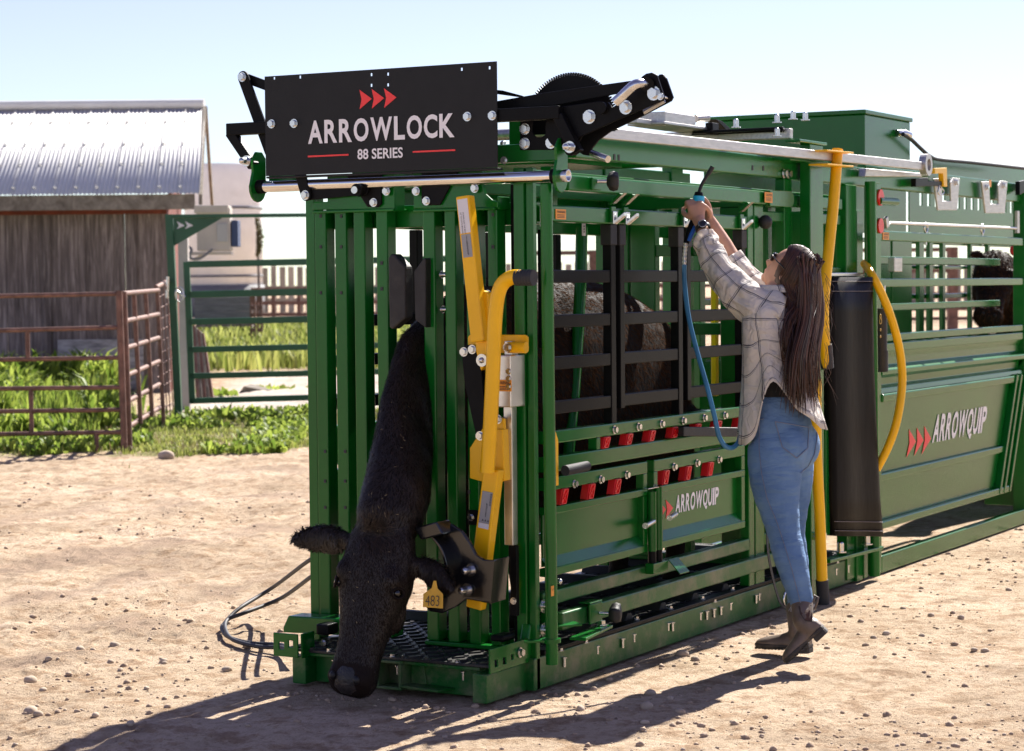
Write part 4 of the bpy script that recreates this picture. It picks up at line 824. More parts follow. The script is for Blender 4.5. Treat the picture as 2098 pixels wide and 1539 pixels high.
# --- far side
bx('top_panel', .3, 3.7, 1.03, 1.04, 1.86, 2.2); bx('top_tube', .3, 3.7, .9, .95, 2.02, 2.08)
for z0, z1 in ((2.115,2.215),(1.852,1.918),(.965,1.017),(.852,.915),(.78,.832),(.322,.378)): tube_rail('side_rail', .08, 3.7, z0, z1, 1.01, 1.06)
bx('side_panel', .08, 2.6, 1.015, 1.03, .38, .78); bx('side_panel', .08, 2.6, 1.015, 1.03, .915, .966)
for x in (.78,1.45,2.1): bx('door_post', x, x+.05, 1.012, 1.055, 1.02, 1.85, BLACK)
for zt in (1.48,1.312,1.134): bx('bar', .1, 2.6, 1.02, 1.05, zt-.05, zt, BLACK)
for x0, x1 in ((2.62,2.72),(3.43,3.58)): bx('main_post', x0, x1, 1.0, 1.06, .02, 2.29)
# tailgate leaves and guide rails at the back
for y0, y1 in ((.72,.86),(.87,.97),(.10,.20),(.21,.36)): bx('tailgate_slat', 2.62, 2.68, y0, y1, .2, 1.98, None, .006)
for y0, y1, z0, z1 in ((.36,.72,1.74,1.80),(.36,.72,1.34,1.40),(.36,.72,.9,.96),(.10,.97,.18,.22),(.02,1.0,1.98,2.06)): bx('tailgate_rail', 2.63, 2.67, y0, y1, z0, z1)
bx('tailgate_post', 2.60, 2.66, .52, .58, .2, 1.98)
bx('yellow_stop', 3.2, 3.24, .64, .67, 1.0, 1.75, YELLOW)
# --- overhead bar with two yellow control handles, hydraulic cross links on top
g = G(); g.bar(SY(1212,271,-.13), SY(1903,342,-.13), .03, .046); ov = part('control_bar', g, GALV, .004)
g = G(); c = SY(1893,338,-.13); g.loft([[c+V(0.0+r*math.cos(a), y, r*math.sin(a)) for a in np.linspace(0,2*math.pi,24,endpoint=False)] for r, y in ((.062,-.03),(.062,.01),(.034,.01),(.034,-.03),(.062,-.03))], cap=False, smooth=False); part('bar_loop', g, GALV, 0)
g = G(); g.plate([SY(x,y,-.06) for x,y in ((1775,345),(1890,355),(1890,362),(1772,362))], V(0,.04,0)); part('bar_support', g, GALV, .004)
g = G(); hp = smooth_path([SY(x,y,-.16) for x,y in ((1716,306),(1709,400),(1697,520),(1688,610),(1687,660),(1691,720),(1694,752))], 5); g.tube(hp, .0275, 18); h1 = part('control_handle', g, YELLOW, .002)
g = G(); g.tube([SY(1691,706,-.16), SY(1695,754,-.16)], .033, 16); obj('handle_grip', g, GRIP, h1, .006)
for y in (309,337): g = G(); a = SY(1676,y,-.16); b = SY(1730,y+5,-.16); g.bar(a, b, .10, .008); obj('guide_plate', g, YELLOW, h1, .002)
g = G(); g.tube(smooth_path([SY(x,y,-.13) for x,y in ((1672,770),(1672,900),(1679,1050),(1684,1192))], 5), .0275, 18); h2 = part('control_handle', g, YELLOW, .002)
g = G(); g.tube([SY(1684,1188,-.13), SY(1687,1237,-.13)], .032, 16); obj('handle_grip', g, GRIP, h2, .006)
bx('handle_pivot', 2.62, 2.70, -.16, -.075, 1.12, 1.17); g = G(); c = SY(1664,1098,-.06); g.tube([c, c+V(0,-.07,0)], .022, 12); part('pin', g, ZINC, .002)
Yt = .42
def sbox(name, px0, px1, py0, py1, Y, t, mt, bv=.003):
    a = SY(px0,(py0+py1)/2,Y); b = SY(px1,(py0+py1)/2,Y); zt = SY((px0+px1)/2,py0,Y).z; zb_ = SY((px0+px1)/2,py1,Y).z
    g = G(); g.box(a.x, b.x, Y, Y+t, zb_, zt); return part(name, g, mt, bv)
sbox('valve_box', 1363, 1425, 233, 262, .40, .16, GALV); sbox('valve_rail', 1305, 1364, 246, 256, .45, .06, GALV); sbox('valve_base', 1362, 1470, 256, 262, .38, .2, GALV)
g = G(); g.tube([SY(1425,243,.45), SY(1450,242,.42)], .02, 12); part('valve_knob', g, GALV, .002)
g = G(); g.bar(V(2.62,.98,2.345), V(2.62,-.03,2.335), .04, .05); part('link_bar', g, GALV, .004)
g = G(); g.bar(SY(1420,272,.45), SY(1606,263,.0), .05, .014); part('link_bar', g, BLACK, .003); g = G(); g.bar(SY(1420,276,.50), SY(1606,268,.0), .04, .01); part('link_bar', g, BLACK, .003)
g = G(); g.plate([SY(x,y,.4) for x,y in ((1467,244),(1480,248),(1497,264),(1488,266))], V(0,.06,0)); part('link_bend', g, BLACK, .002)
for x, y in ((1592,252),(1592,280),(1508,262),(1625,245),(1650,247)): bolt(SY(x,y,.0), (0,0,1), me=STUD, name='stud', s=1.2)
sbox('cylinder_mount', 1460, 1473, 252, 276, .35, .04, BLACK); bx('top_cross', 2.45, 2.52, .02, 1.0, 2.215, 2.25)
for x, y in ((1605,356),(1614,357)): bolt(SY(x,y,-.002), NY, s=1.5)
for x, y in ((1259,322),(1268,323),(1542,344),(1564,345)): g = G(); c = SY(x,y,-.001); g.obox(c, V(.008,0,0), V(0,.001,0), V(0,0,.012)); part('slot', g, DARKPRINT, 0)
# hung vinyl curtain
cu = [(1700,1773,568),(1700,1774,640),(1701,1777,760),(1703,1784,900),(1704,1791,1020),(1706,1798,1098)]
rings = []
for (xa, xb, y) in cu:
    a = SY(xa,y,-.05); b = SY(xb,y,-.05); n_ = 18; row = []
    for k in range(n_+1):
        t = k/n_; p = a.lerp(b, t); bul = .055*math.sin(min(1,t*1.25)*math.pi*.5)*(1 if t < .85 else (1-t)/.15*.9+.1); row.append(V(p.x, p.y-.01-bul-.008*math.sin(t*9), p.z))
    for k in range(n_+1): t = 1-k/n_; p = a.lerp(b, t); row.append(V(p.x, p.y+.04, p.z))
    rings.append(row)
g = G(); g.loft(rings); ct = part('curtain', g, VINYL, 0)
STITCH = mat('pale_stitching', (.22,.2,.2), .8)
for f0, f1, tt in ((0,1,.12),(0,1,.40),(4,5,.62),(4,5,.86)):
    g = G(); pr_ = [rings[f0][k].lerp(rings[f1][k], tt)+V(0,-.0015,0) for k in range(19)]; g.tube(pr_, .0016, 4, False); obj('seam', g, STITCH, ct)
bx('curtain_bar', 3.04, 3.62, -.045, -.02, 1.63, 1.65, ALU)
g = G(); g.bar(SY(1690,1150,-.06), SY(1800,1122,-.06), .06, .018); part('step_plate', g, GREEN, .003)
for x, y in ((1722,1132),(1776,1116)): bolt(SY(x,y,-.06), (0,0,1), s=1.6, me=STUD, name='stud')
bx('door_flange', 3.06, 3.19, -.035, -.02, .30, .85); 
for i in range(5): g = G(); g.obox(V(3.15,-.036,.42+.09*i), V(.008,0,0), V(0,.001,0), V(0,0,.014)); part('slot', g, DARKPRINT, 0)
bx('end_post', 3.55, 3.64, -.02, .0, 0, .25); bx('end_post', 3.68, 3.74, -.012, -.001, 0, .35)
# ------------------------------------------------------------------ palpation cage behind the chute
cage = thing('palpation_cage', 'green palpation cage with a slanted side panel coupled behind the chute', 'cattle cage', (5.4, .5, 0))
def cx(name, x0, x1, y0, y1, z0, z1, mt=None, bevel=.005): g = G(); g.box(x0,x1,y0,y1,z0,z1); return obj(name, g, mt or GREEN, cage, bevel)
Xa, Xb = 3.94, 6.72
cx('base_beam', Xa, 7.4, -.02, .03, 0, .095); cx('base_beam', Xa, 7.4, 1.03, 1.08, 0, .095)
cx('frame_post', 3.86, 3.94, -.02, .05, 0, 2.14); cx('frame_post', Xb-.02, Xb+.12, -.02, .06, 0, 2.2); cx('frame_post', 3.86, 3.94, 1.03, 1.08, 0, 2.14); cx('frame_post', Xb, Xb+.09, 1.03, 1.08, 0, 2.14)
for z0, z1 in ((1.828,1.880),(1.572,1.618),(1.272,1.312),(1.215,1.262)): cx('side_rail', Xa, Xb-.02, -.012, .04, z0, z1)
for z0, z1, x0 in ((1.70,1.745,4.3),(1.435,1.475,4.35)): cx('inner_rail', x0, Xb-.1, .12, .16, z0, z1)
# folded side sheet: flat top with a rolled bead, then the slanted door
g = G(); prof = [(-.0,1.215),(.015,1.18),(.015,1.14),(-.025,1.115),(-.025,1.09),(.015,1.07),(.02,1.03),(-.005,1.015),(-.01,.985)]
g.loft([[V(x,y,z) for y,z in prof] + [V(x,y+.012,z) for y,z in prof[::-1]] for x in (Xa,Xb-.03)], smooth=False); obj('rolled_panel', g, GREEN, cage, .003)
def slant(u, z): return V(u, .0+.035*(1-z), z)       # the door leans in a little
xr_ = lambda z: 6.62 - .32*max(0,(1-z))
pan = G(); pan.plate([slant(Xa,.985), slant(xr_(.985),.985), slant(xr_(.25),.25), slant(Xa,.25)], V(0,.012,0)); door = obj('side_door', pan, GREEN, cage, .002)
for z0, z1, dy in ((.94,.985,-.03),(.50,.545,-.025),(.235,.28,-.035)):
    g = G(); g.plate([slant(Xa,z0)+V(0,-.001,0), slant(xr_(z0),z0)+V(0,-.001,0), slant(xr_(z1),z1)+V(0,-.001,0), slant(Xa,z1)+V(0,-.001,0)], V(0,dy,0)); obj('rib', g, GREEN, door, .008)
for off in (0, .12, .22): g = G(); g.bar(slant(xr_(.985)-off+.08,.99)+V(0,-.02,0), slant(xr_(.24)-off+.02,.24)+V(0,-.02,0), .035, .04, (0,1,0)); obj('stile', g, GREEN, door, .004)
xq = [SY(px,py,.01).x for px,py in ((1857,880),(1908,875),(2022,850))]
zq = .60
for i in range(3):
    g = G(); st_ = (xq[1]-xq[0])/3.25; c = V(xq[0]+st_*i, slant(0,zq).y-.003, zq); v = V(.035,-.004,.16); u = V(1,0,0); g.plate([c, c+u*st_*1.05+v*.5, c+v, c+u*.03+v*.5], V(0,-.0015,0)); obj('arrow_mark', g, REDPRINT, door)
lettering('lettering', 'ARROWQUIP', V(xq[1]+.0, slant(0,zq).y-.003, zq+.03), V(1,0,0), V(0,-.035,1).normalized(), .185, WHITEPRINT, door, xq[2]-xq[1]-.06, .03, .30)
# long upper channel, cabinet and hydraulic hose
g = G(); g.plate([(3.78,.06,2.115),(7.4,.06,2.115),(7.4,.06,2.235),(3.78,.06,2.235)], V(0,-.05,0)); obj('top_channel', g, GREEN, cage, .006)
g = G(); a = [SY(1896,326,.35), SY(2098,345,.35), SY(2098,410,.35), SY(1896,380,.35)]; g.plate(a, V(0,-.05,0)); obj('top_channel', g, GREEN, cage, .006)
Yc = .2; A_ = SY(1771,226,Yc); B_ = SY(1865,237,Yc); Cb = SY(1771,318,Yc)
g = G(); g.box(A_.x, B_.x, Yc, Yc+.95, Cb.z-.05, A_.z-.02); cab = obj('tool_cabinet', g, GREEN, cage, .008)
g = G(); g.box(A_.x-.012, B_.x+.012, Yc-.012, Yc+.962, A_.z-.02, A_.z+.004); obj('cabinet_lid', g, GREEN, cab, .004)
c = SY(1838,273,Yc-.01); g = G(); g.tube([c, c+V(.05,-.03,0), c+V(.1,-.04,-.01)], .022, 12); obj('hose_fitting', g, ZINC, cab)
g = G(); g.tube(smooth_path([SY(x,y,Yc-.05) for x,y in ((1850,275),(1866,285),(1885,303),(1905,320),(1925,327),(1990,333),(2098,345))], 6), .012, 8); obj('hydraulic_hose', g, HOSE_BLACK, cage)
# slotted far panel and rails of the far side
hl = []
for i in range(15): hl.append((.22+.172*i, .285+.172*i, .215, .33))
g = G(); g.holes((7.45,1.035,1.93), (1,0,0), (0,0,1), (0,-.01,0), 2.9, .52, hl); obj('slotted_panel', g, GREEN, cage)
for z0, z1 in ((1.87,1.90),(1.69,1.715),(1.475,1.51),(1.16,1.20)): cx('side_rail', 3.94, 10.4, 1.035, 1.075, z0, z1)
cx('side_panel', 3.94, 10.4, 1.04, 1.05, .1, 1.16); cx('top_panel', 3.94, 7.4, 1.03, 1.04, 1.93, 2.45)
for pa, pb in ((1800,1822),(1826,1866),(1881,1891),(1902,1909),(1929,1935),(1986,1990),(2022,2026)): cx('divider', SY(pa,600,1.01).x, SY(pb,600,1.01).x, 1.0, 1.03, 1.0, 1.95)
cx('side_panel', Xb+.2, 10.4, .0, .012, .1, 1.2); cx('base_beam', 7.42, 10.4, 1.03, 1.08, 0, .095); cx('frame_post', 10.3, 10.4, .98, 1.03, 0, 2.4)
# zinc U-shaped hangers on the channel
for px in (1936, 2034):
    def q(x, y): return SY(px+x, y+(0 if px < 2000 else 6), -.015)
    g = G(); g.plate([q(-26,366), q(-11,366), q(-9,412), q(9,412), q(8,374), q(13,364), q(27,366), q(21,431), q(-18,431)], V(0,-.012,0)); hk = obj('rope_hanger', g, GALV, cage, .003)
    bolt(q(-17,378)+V(0,-.012,0), NY, hk, 1.3); bolt(q(18,374)+V(0,-.012,0), NY, hk, 1.3)
    a = q(-4,370); g = G(); g.obox(a+V(0,.004,0), V(.022,0,0), V(0,.001,0), V(0,0,.022)); obj('sticker', g, LABELORANGE, hk)
g = G(); g.plate([SY(x,y,-.03) for x,y in ((1905,345),(1930,344),(1931,383),(1924,383),(1922,356),(1905,356))], V(0,-.03,0)); obj('latch_lever', g, YELLOW, cage, .003)
g = G(); g.plate([SY(x,y,-.02) for x,y in ((1866,366),(1892,364),(1892,372),(1920,372),(1920,381),(1866,383))], V(0,-.03,0)); obj('latch_bracket', g, BLACK, cage, .003)
g = G(); g.plate([SY(x,y,-.02) for x,y in ((2080,372),(2110,366),(2110,384),(2080,400))], V(0,-.03,0)); obj('latch_bracket', g, BLACK, cage, .003)
g = G(); g.tube(smooth_path([SY(x,y,-.05) for x,y in ((1927,384),(1934,392),(1930,399),(1922,396),(1924,380))], 5), .004, 6); obj('linch_ring', g, ZINC, cage)
g = G(); g.tube([SY(1822,457,.0), SY(2085,468,.0)], .009, 8); rod = obj('latch_rod', g, ALU, cage)
for x, y in ((1897,467),(2013,470)):
    g = G(); c = SY(x,y,-.0); g.tube([c+V(.028*math.cos(t),0,.028*math.sin(t)) for t in np.linspace(0,2*math.pi,15)], .006, 6, False); g.tube([c-V(0,0,.03), c-V(0,0,.1)], .007, 6); obj('eye_bolt', g, ZINC, rod)
g = G(); g.bar(SY(2084,432,-.0), SY(2084,478,-.0), .02, .05, (1,0,0)); obj('rod_crank', g, GALV, cage, .003); g = G(); g.bar(SY(1814,445,-.0), SY(1817,466,-.0), .02, .04, (1,0,0)); obj('rod_crank', g, GALV, cage, .003)
g = G(); g.tube([SY(1800,412,-.02), SY(1836,414,-.02)], .022, 12); obj('slide_tube', g, GREEN, cage, .002)
for y in (405, 463): 
    g = G(); c = SY(1795,y,-.0); g.tube([c, c+V(0,-.03,0)], .045 if y < 420 else .042, 18); obj('end_cap', g, RED, cage, .004)
sticker((3.98,-.0135,1.832), .10, .04, 'WARNING', LABELORANGE, cage)
g = G(); g.plate([(3.965,-.025,1.40),(3.985,-.025,1.40),(3.985,-.025,1.58),(3.965,-.025,1.58)], V(0,-.004,0)); obj('door_label', g, LABELWHITE, cage)
g = G(); a = SY(1804,632,-.05); b = SY(1804,762,-.05); g.tube([a, SY(1804,718,-.05)], .036, 16); g.tube([SY(1804,718,-.05), b], .042, 16); sw = obj('prod_holster', g, RUBBER, cage, .004)
GOLD = mat('gold_print', (.42,.26,.05), .5)
for k, (y, r) in enumerate(((658,.016),(676,.006),(690,.006),(648,.010))):
    c = SY(1804,y,-.088); g = G(); g.tube([c+V(r*math.cos(t),0,r*math.sin(t)) for t in np.linspace(0,2*math.pi,13)], .0022, 5, False); obj('gold_mark', g, GOLD, sw)
hose_y = smooth_path([SY(x,y,Y) for x,y,Y in ((1771,540,-.02),(1782,556,-.08),(1793,575,-.12),(1812,615,-.16),(1831,668,-.19),(1845,730,-.2),(1848,790,-.2),(1838,860,-.19),(1820,915,-.15),(1796,962,-.09))], 6)
g = G(); g.tube(hose_y, .0225, 16); ht = obj('bow_hose', g, YELLOW, cage, .0, 'bright yellow hose bowed out between its two ends')
cx('inner_gate', 4.02, 4.12, .15, .9, 1.2, 2.0); cx('inner_gate', 4.2, 4.28, .25, .3, .2, 2.0)
g = G(); c = SY(1826,535,.0); g.box(c.x-.0, c.x+.13, -.02, .02, c.z-.06, c.z+.02); obj('latch_box', g, GALV, cage, .004)
cx('rear_wall', Xb+.13, Xb+.16, .05, .30, .1, 1.2)
g = G(); g.ball(SY(2082,513,.3), .045); obj('end_cap', g, RED, cage)
# ------------------------------------------------------------------ bodies: rough lofts fused into one smooth skin
def fuse(name, g, voxel, it=6, mt=None, fac=.5):
    me = g.mesh('tmp'); o = bpy.data.objects.new('tmp', me); C.objects.link(o)
    r = o.modifiers.new('r', 'REMESH'); r.mode = 'VOXEL'; r.voxel_size = voxel
    s = o.modifiers.new('s', 'SMOOTH'); s.factor = fac; s.iterations = it
    dg = bpy.context.evaluated_depsgraph_get(); out = bpy.data.meshes.new_from_object(o.evaluated_get(dg)); out.name = name
    bpy.data.objects.remove(o); bpy.data.meshes.remove(me)
    out.polygons.foreach_set('use_smooth', [True]*len(out.polygons)); out.materials.clear()
    if mt: out.materials.append(mt)
    return out
def ell(c, u, v, a, b, n=20, b2=None):     # ring; b along +v, b2 along -v
    c = Vector(c); u = Vector(u); v = Vector(v); b2 = b if b2 is None else b2
    return [c + u*(a*math.cos(t)) + v*((b if math.sin(t) >= 0 else b2)*math.sin(t)) for t in np.linspace(0, 2*math.pi, n, endpoint=False)]
def furmat(name, c1, c2, rough=.5):
    M = bpy.data.materials.new(name); M.use_nodes = True; t = M.node_tree; N = t.nodes; L = t.links; b = N['Principled BSDF']
    g = N.new('ShaderNodeNewGeometry'); r = N.new('ShaderNodeValToRGB'); r.color_ramp.elements[0].color = (*c1,1); r.color_ramp.elements[1].color = (*c2,1)
    L.new(g.outputs['Random Per Island'], r.inputs[0]); L.new(r.outputs[0], b.inputs['Base Color']); b.inputs['Roughness'].default_value = rough; b.inputs['Specular IOR Level'].default_value = .35
    return M
HIDE = mat('black_hide', (.011,.008,.0068), .6, col2=(.018,.0125,.0105), vscale=7, bump=.5, bscale=55, stretch=(1,1,.3), spec=.06)
FUR = furmat('black_fur', (.005,.0038,.0032), (.040,.028,.022), .42)
FURB = furmat('brown_black_fur', (.020,.010,.0055), (.085,.041,.021), .8)
FURB.node_tree.nodes['Principled BSDF'].inputs['Specular IOR Level'].default_value = .0
NOSEM = mat('wet_nose', (.012,.010,.010), .35, bump=.4, bscale=120, wear=(.10,.08,.066), wscale=16, wmin=.48)
EYE = mat('eye_gloss', (.006,.004,.003), .06, coat=.6)
def fur(name, me, N_, mt, parent, ln=(.018,.04), wd=.0022, lift=.35, flow=None, mask=None, seed=3):
    rg = np.random.default_rng(seed)
    me.calc_loop_triangles(); nt_ = len(me.loop_triangles); tri = np.empty(nt_*3, int); me.loop_triangles.foreach_get('vertices', tri); tri = tri.reshape(-1,3)
    co = np.empty(len(me.vertices)*3); me.vertices.foreach_get('co', co); co = co.reshape(-1,3)
    A, B, D = co[tri[:,0]], co[tri[:,1]], co[tri[:,2]]; nn = np.cross(B-A, D-A); ar = np.linalg.norm(nn,axis=1); nn = nn/np.maximum(ar,1e-12)[:,None]
    cen = (A+B+D)/3; wgt = ar.copy()
    if mask is not None: wgt = wgt*mask(cen)
    pick = rg.choice(nt_, N_, p=wgt/wgt.sum()); r1 = np.sqrt(rg.random(N_)); r2 = rg.random(N_)
    P = A[pick]*(1-r1)[:,None] + B[pick]*(r1*(1-r2))[:,None] + D[pick]*(r1*r2)[:,None]; n = nn[pick]
    f = flow(P) if flow is not None else np.tile([0,0,-1.0],(N_,1))
    clump = np.stack([fbm(P[:,0]*14+P[:,2]*9, P[:,1]*14+P[:,2]*13, 3, s)-.45 for s in (31,32,33)],1)
    f = f + clump*2.2 + rg.normal(0,.22,(N_,3)); f = f - n*(f*n).sum(1)[:,None]; f /= np.maximum(np.linalg.norm(f,axis=1),1e-6)[:,None]
    d = f + n*(lift*rg.uniform(.4,1.5,N_))[:,None]; d /= np.linalg.norm(d,axis=1)[:,None]
    s = np.cross(d, n); s /= np.maximum(np.linalg.norm(s,axis=1),1e-6)[:,None]; L_ = rg.uniform(ln[0], ln[1], N_)[:,None]
    V0 = P - s*wd - n*.002; V1 = P + s*wd - n*.002; mid = P + d*L_*.55 ; M0 = mid - s*wd*.7; M1 = mid + s*wd*.7; tip = P + (d*.9 - n*.18)*L_
    vs = np.stack([V0,V1,M1,M0,tip],1).reshape(-1,3); k = np.arange(N_)*5
    m2 = bpy.data.meshes.new(name); faces = np.concatenate([np.stack([k,k+1,k+2,k+3],1).ravel(), np.stack([k+3,k+2,k+4],1).ravel()])
    m2.vertices.add(len(vs)); m2.vertices.foreach_set('co', vs.ravel().astype(np.float32)); m2.loops.add(len(faces)); m2.loops.foreach_set('vertex_index', faces.astype(np.int32))
    m2.polygons.add(2*N_); m2.polygons.foreach_set('loop_start', np.concatenate([np.arange(N_)*4, 4*N_+np.arange(N_)*3]).astype(np.int32)); m2.update(calc_edges=True); m2.validate()
    m2.materials.append(mt); o = put(name, m2, parent); o['kind'] = 'stuff'; return o
def head_parts(g, poll, nose, n, s=1.0):
    a = (Vector(nose)-Vector(poll)).normalized(); n = Vector(n); n = (n - a*n.dot(a)).normalized(); l = a.cross(n).normalized()
    if l.y < 0: l = -l
    P = Vector(poll)
    sec = [(-.06,.06,.03,.06),(-.03,.10,.058,.10),(.03,.130,.074,.13),(.10,.142,.082,.16),(.17,.147,.083,.18),(.215,.148,.078,.19),(.28,.130,.072,.18),(.36,.106,.066,.155),(.44,.092,.062,.125),(.51,.092,.062,.10),(.56,.100,.064,.09),(.60,.102,.060,.08),(.635,.088,.046,.06),(.655,.05,.02,.03)]
    g.loft([ell(P+a*(t*s), l, n, w_*s, f_*s, 24, b_*s) for t, w_, f_, b_ in sec])
    for k in (-1,1):        # brow ridges over the eyes, cheeks, nostril wings
        g.ball(P+a*.185*s+l*k*.105*s+n*.042*s, .042*s, .034*s, .05*s); g.ball(P+a*.30*s+l*k*.082*s-n*.07*s, .04*s, .05*s, .09*s)
        g.ball(P+a*.585*s+l*k*.055*s+n*.038*s, .035*s)
    g.ball(P+a*.61*s-n*.045*s, .06*s, .06*s, .045*s)
    return a, n, l
def ear(g, base, tip, nrm, wmax, s=1.0):
    base = Vector(base); tip = Vector(tip); ax = (tip-base); L_ = ax.length; ax.normalize(); n = Vector(nrm); n = (n-ax*n.dot(ax)).normalized(); w_ = ax.cross(n)
    rings = []
    for t, k in ((-.08,.38),(.08,.45),(.25,.75),(.45,1.0),(.65,.98),(.82,.75),(.94,.45),(1.0,.15)):
        c = base + ax*(L_*t) - n*(.03*s*math.sin(max(0,t)*math.pi)); rings.append(ell(c, w_, n, wmax*k, .016*s+.012*s*(1-t), 14))
    g.loft(rings)

# ------------------------------------------------------------------ the cow in the head gate
cow = thing('cow', 'black cow hanging its head out of the head gate with a yellow ear tag', 'cow', (1.3, .55, .14))
g = G(); POLL = V(-.425,.435,.665); NOSE = V(-.575,.50,.06)
ha, hn, hl_ = head_parts(g, POLL, NOSE, (-1,-.06,0))
ear(g, POLL+hl_*.10+ha*.075-hn*.02, FX(597,1104,-.36), (-.9,-.25,-.30), .060)
ear(g, POLL-hl_*.10+ha*.11-hn*.03, FX(926,1206,-.42), (-.85,-.45,-.45), .060)
YV = V(0,1,0)
npth = [((.85,.55,1.28),.26,.36),((.55,.555,1.30),.18,.33),((.30,.56,1.27),.11,.28),((.06,.560,1.19),.070,.25),((-.09,.535,1.04),.082,.195),((-.20,.492,.91),.108,.16),((-.30,.452,.80),.126,.148),((-.375,.438,.71),.128,.135),((-.40,.445,.64),.11,.12)]
rings = []
for i, (c, a_, b_) in enumerate(npth):
    t = (Vector(npth[min(i+1,len(npth)-1)][0]) - Vector(npth[max(i-1,0)][0])).normalized(); v = YV.cross(t).normalized(); u = t.cross(v).normalized(); rings.append(ell(c, u, v, a_, b_, 24))
g.loft(rings)
bd = [(.42,1.05,.26,.14),(.55,1.05,.42,.22),(.75,1.07,.52,.27),(1.0,1.12,.54,.29),(1.4,1.10,.535,.31),(1.8,1.08,.49,.31),(2.05,1.07,.42,.28),(2.2,1.04,.33,.22),(2.29,1.0,.2,.12)]
g.loft([ell((x,.55,zc), YV, V(0,0,1), w_, h_, 28) for x, zc, h_, w_ in bd])
for y in (.40,.70):
    g.tube([(.62,y,.95),(.60,y,.62),(.585,y,.44),(.60,y,.30),(.575,y,.16),(.55,y,.142)], [.14,.085,.058,.045,.048,.055], 12)
    g.tube([(2.02,y,.98),(2.06,y,.78),(2.20,y,.56),(2.17,y,.36),(2.13,y,.17),(2.10,y,.142)], [.19,.14,.072,.048,.05,.056], 12)
g.tube([(2.27,.55,1.28),(2.34,.55,1.15),(2.36,.55,.85),(2.35,.55,.6)], [.035,.028,.022,.03], 8)
cme = fuse('body', g, .014, 5, HIDE); cb = put('body', cme, cow)
from mathutils.bvhtree import BVHTree
cbv = BVHTree.FromPolygons([v.co[:] for v in cme.vertices], [p.vertices[:] for p in cme.polygons])
def flow_cow(P):
    d = np.zeros_like(P); x = P[:,0]
    d[:,2] = -1; d[:,0] = np.where(x > .2, .8, np.where(x > -.3, -.35, -.15)); return d
def nose_free(c):
    r_ = c-np.array(POLL); t_ = r_ @ np.array(ha); f_ = r_ @ np.array(hn); return 1.0*(~((t_ > .52) & (f_ > .012)))
fur('coat', cme, 34000, FUR, cow, (.010,.022), .0013, .2, flow_cow, lambda c: (c[:,0] < -.2)*(c[:,2] < .69)*nose_free(c), 3)
fur('coat', cme, 26000, FUR, cow, (.016,.034), .0014, .3, flow_cow, lambda c: (c[:,0] < .1)*(c[:,2] >= .66)*1.0, 13)
fur('coat', cme, 24000, FURB, cow, (.03,.055), .0018, .18, flow_cow, lambda c: (c[:,0] > .15)*(c[:,1] < .75)*(c[:,2] > .6), 4)
TUFT = furmat('tuft_hair', (.004,.003,.002), (.050,.031,.022), .5)
fur('poll_tuft', cme, 1300, TUFT, cow, (.022,.055), .0014, .6, lambda P: np.stack([-.4+0*P[:,0], (P[:,1]-POLL.y)*6, .3+(P[:,2]-POLL.z-.0)*14],1), lambda c: np.exp(-(np.linalg.norm(c-np.array(POLL+ha*.02+hn*.06),axis=1)/.042)**2), 5)
fur('neck_mane', cme, 3500, FUR, cow, (.02,.042), .0014, .4, flow_cow, lambda c: (c[:,0] < .05)*(c[:,0] > -.5)*(c[:,2] > .75)*1.0, 6)
def ear_mask(c): return ((c[:,1] > .66)*(c[:,0] < -.2)*(c[:,2] < .75) + (c[:,1] < .27)*(c[:,0] < -.2)*(c[:,2] < .7))*1.0
fur('ear_hair', cme, 5000, FUR, cow, (.02,.04), .0016, .6, lambda P: np.tile([-.2,.1,-.7],(len(P),1)), ear_mask, 7)
for k, off in ((-1,.130),(1,.136)):
    c = POLL + ha*.235 + hl_*k*(off-.005) + hn*.028; g = G(); g.ball(c, .0185); e = obj('eye', g, EYE, cow)
    g = G(); lid = [c + (hl_*k*.8+hn*.6).normalized()*.012 + (ha*math.cos(t)*.020 + (hl_*k*.5-hn*.8).normalized()*math.sin(t)*.027) for t in np.linspace(0,2*math.pi,17)]; g.tube(lid, .006, 6, False); obj('eyelid', g, HIDE, e)
g = G(); rg_ = []
for t, w_, f_ in ((.545,.072,.060),(.575,.092,.068),(.60,.092,.066),(.628,.068,.055),(.648,.038,.028)):
    rg_.append([POLL+ha*t+hl_*(w_*math.cos(b))+hn*((f_+.004)*math.sin(b)) for b in np.linspace(.12*math.pi,.88*math.pi,14)])
n_ = 14; vs = [p for r in rg_ for p in r]; g.add(vs, [(i*n_+j, i*n_+j+1, (i+1)*n_+j+1, (i+1)*n_+j) for i in range(4) for j in range(n_-1)], True); obj('muzzle_pad', g, NOSEM, cow)
for k in (-1,1):
    c = POLL + ha*.588 + hl_*k*.052 + hn*.066; g = G(); g.ball(c, .014, .014, .018); obj('nostril', g, mat('nostril_dark', (.004,.003,.003), .5) if k < 0 else bpy.data.materials['nostril_dark'], cow)
g = G(); rgf = np.random.default_rng(12)      # bits of straw and dust caught in the coat
for i in range(46):
    t_ = rgf.uniform(-.75,.5); p = POLL+ha*t_+hl_*rgf.uniform(-.09,.09)+hn*.05 if t_ > 0 else V(-.36+.42*(-t_)*.9, .44+.12*(-t_), .70-t_*.62)+V(-.12,rgf.uniform(-.10,.06),0)
    h_ = cbv.ray_cast(CAM, (p-CAM).normalized())
    if h_[0] is None: continue
    a_ = V(*rgf.normal(size=3)).normalized(); a_ = (a_-h_[1]*a_.dot(h_[1])).normalized(); b_ = h_[1].cross(a_); c_ = h_[0]+h_[1]*.012; L_ = rgf.uniform(.002,.009); g.add([c_-a_*L_, c_+b_*.0014, c_+a_*L_, c_-b_*.0014], [(0,1,2,3)])
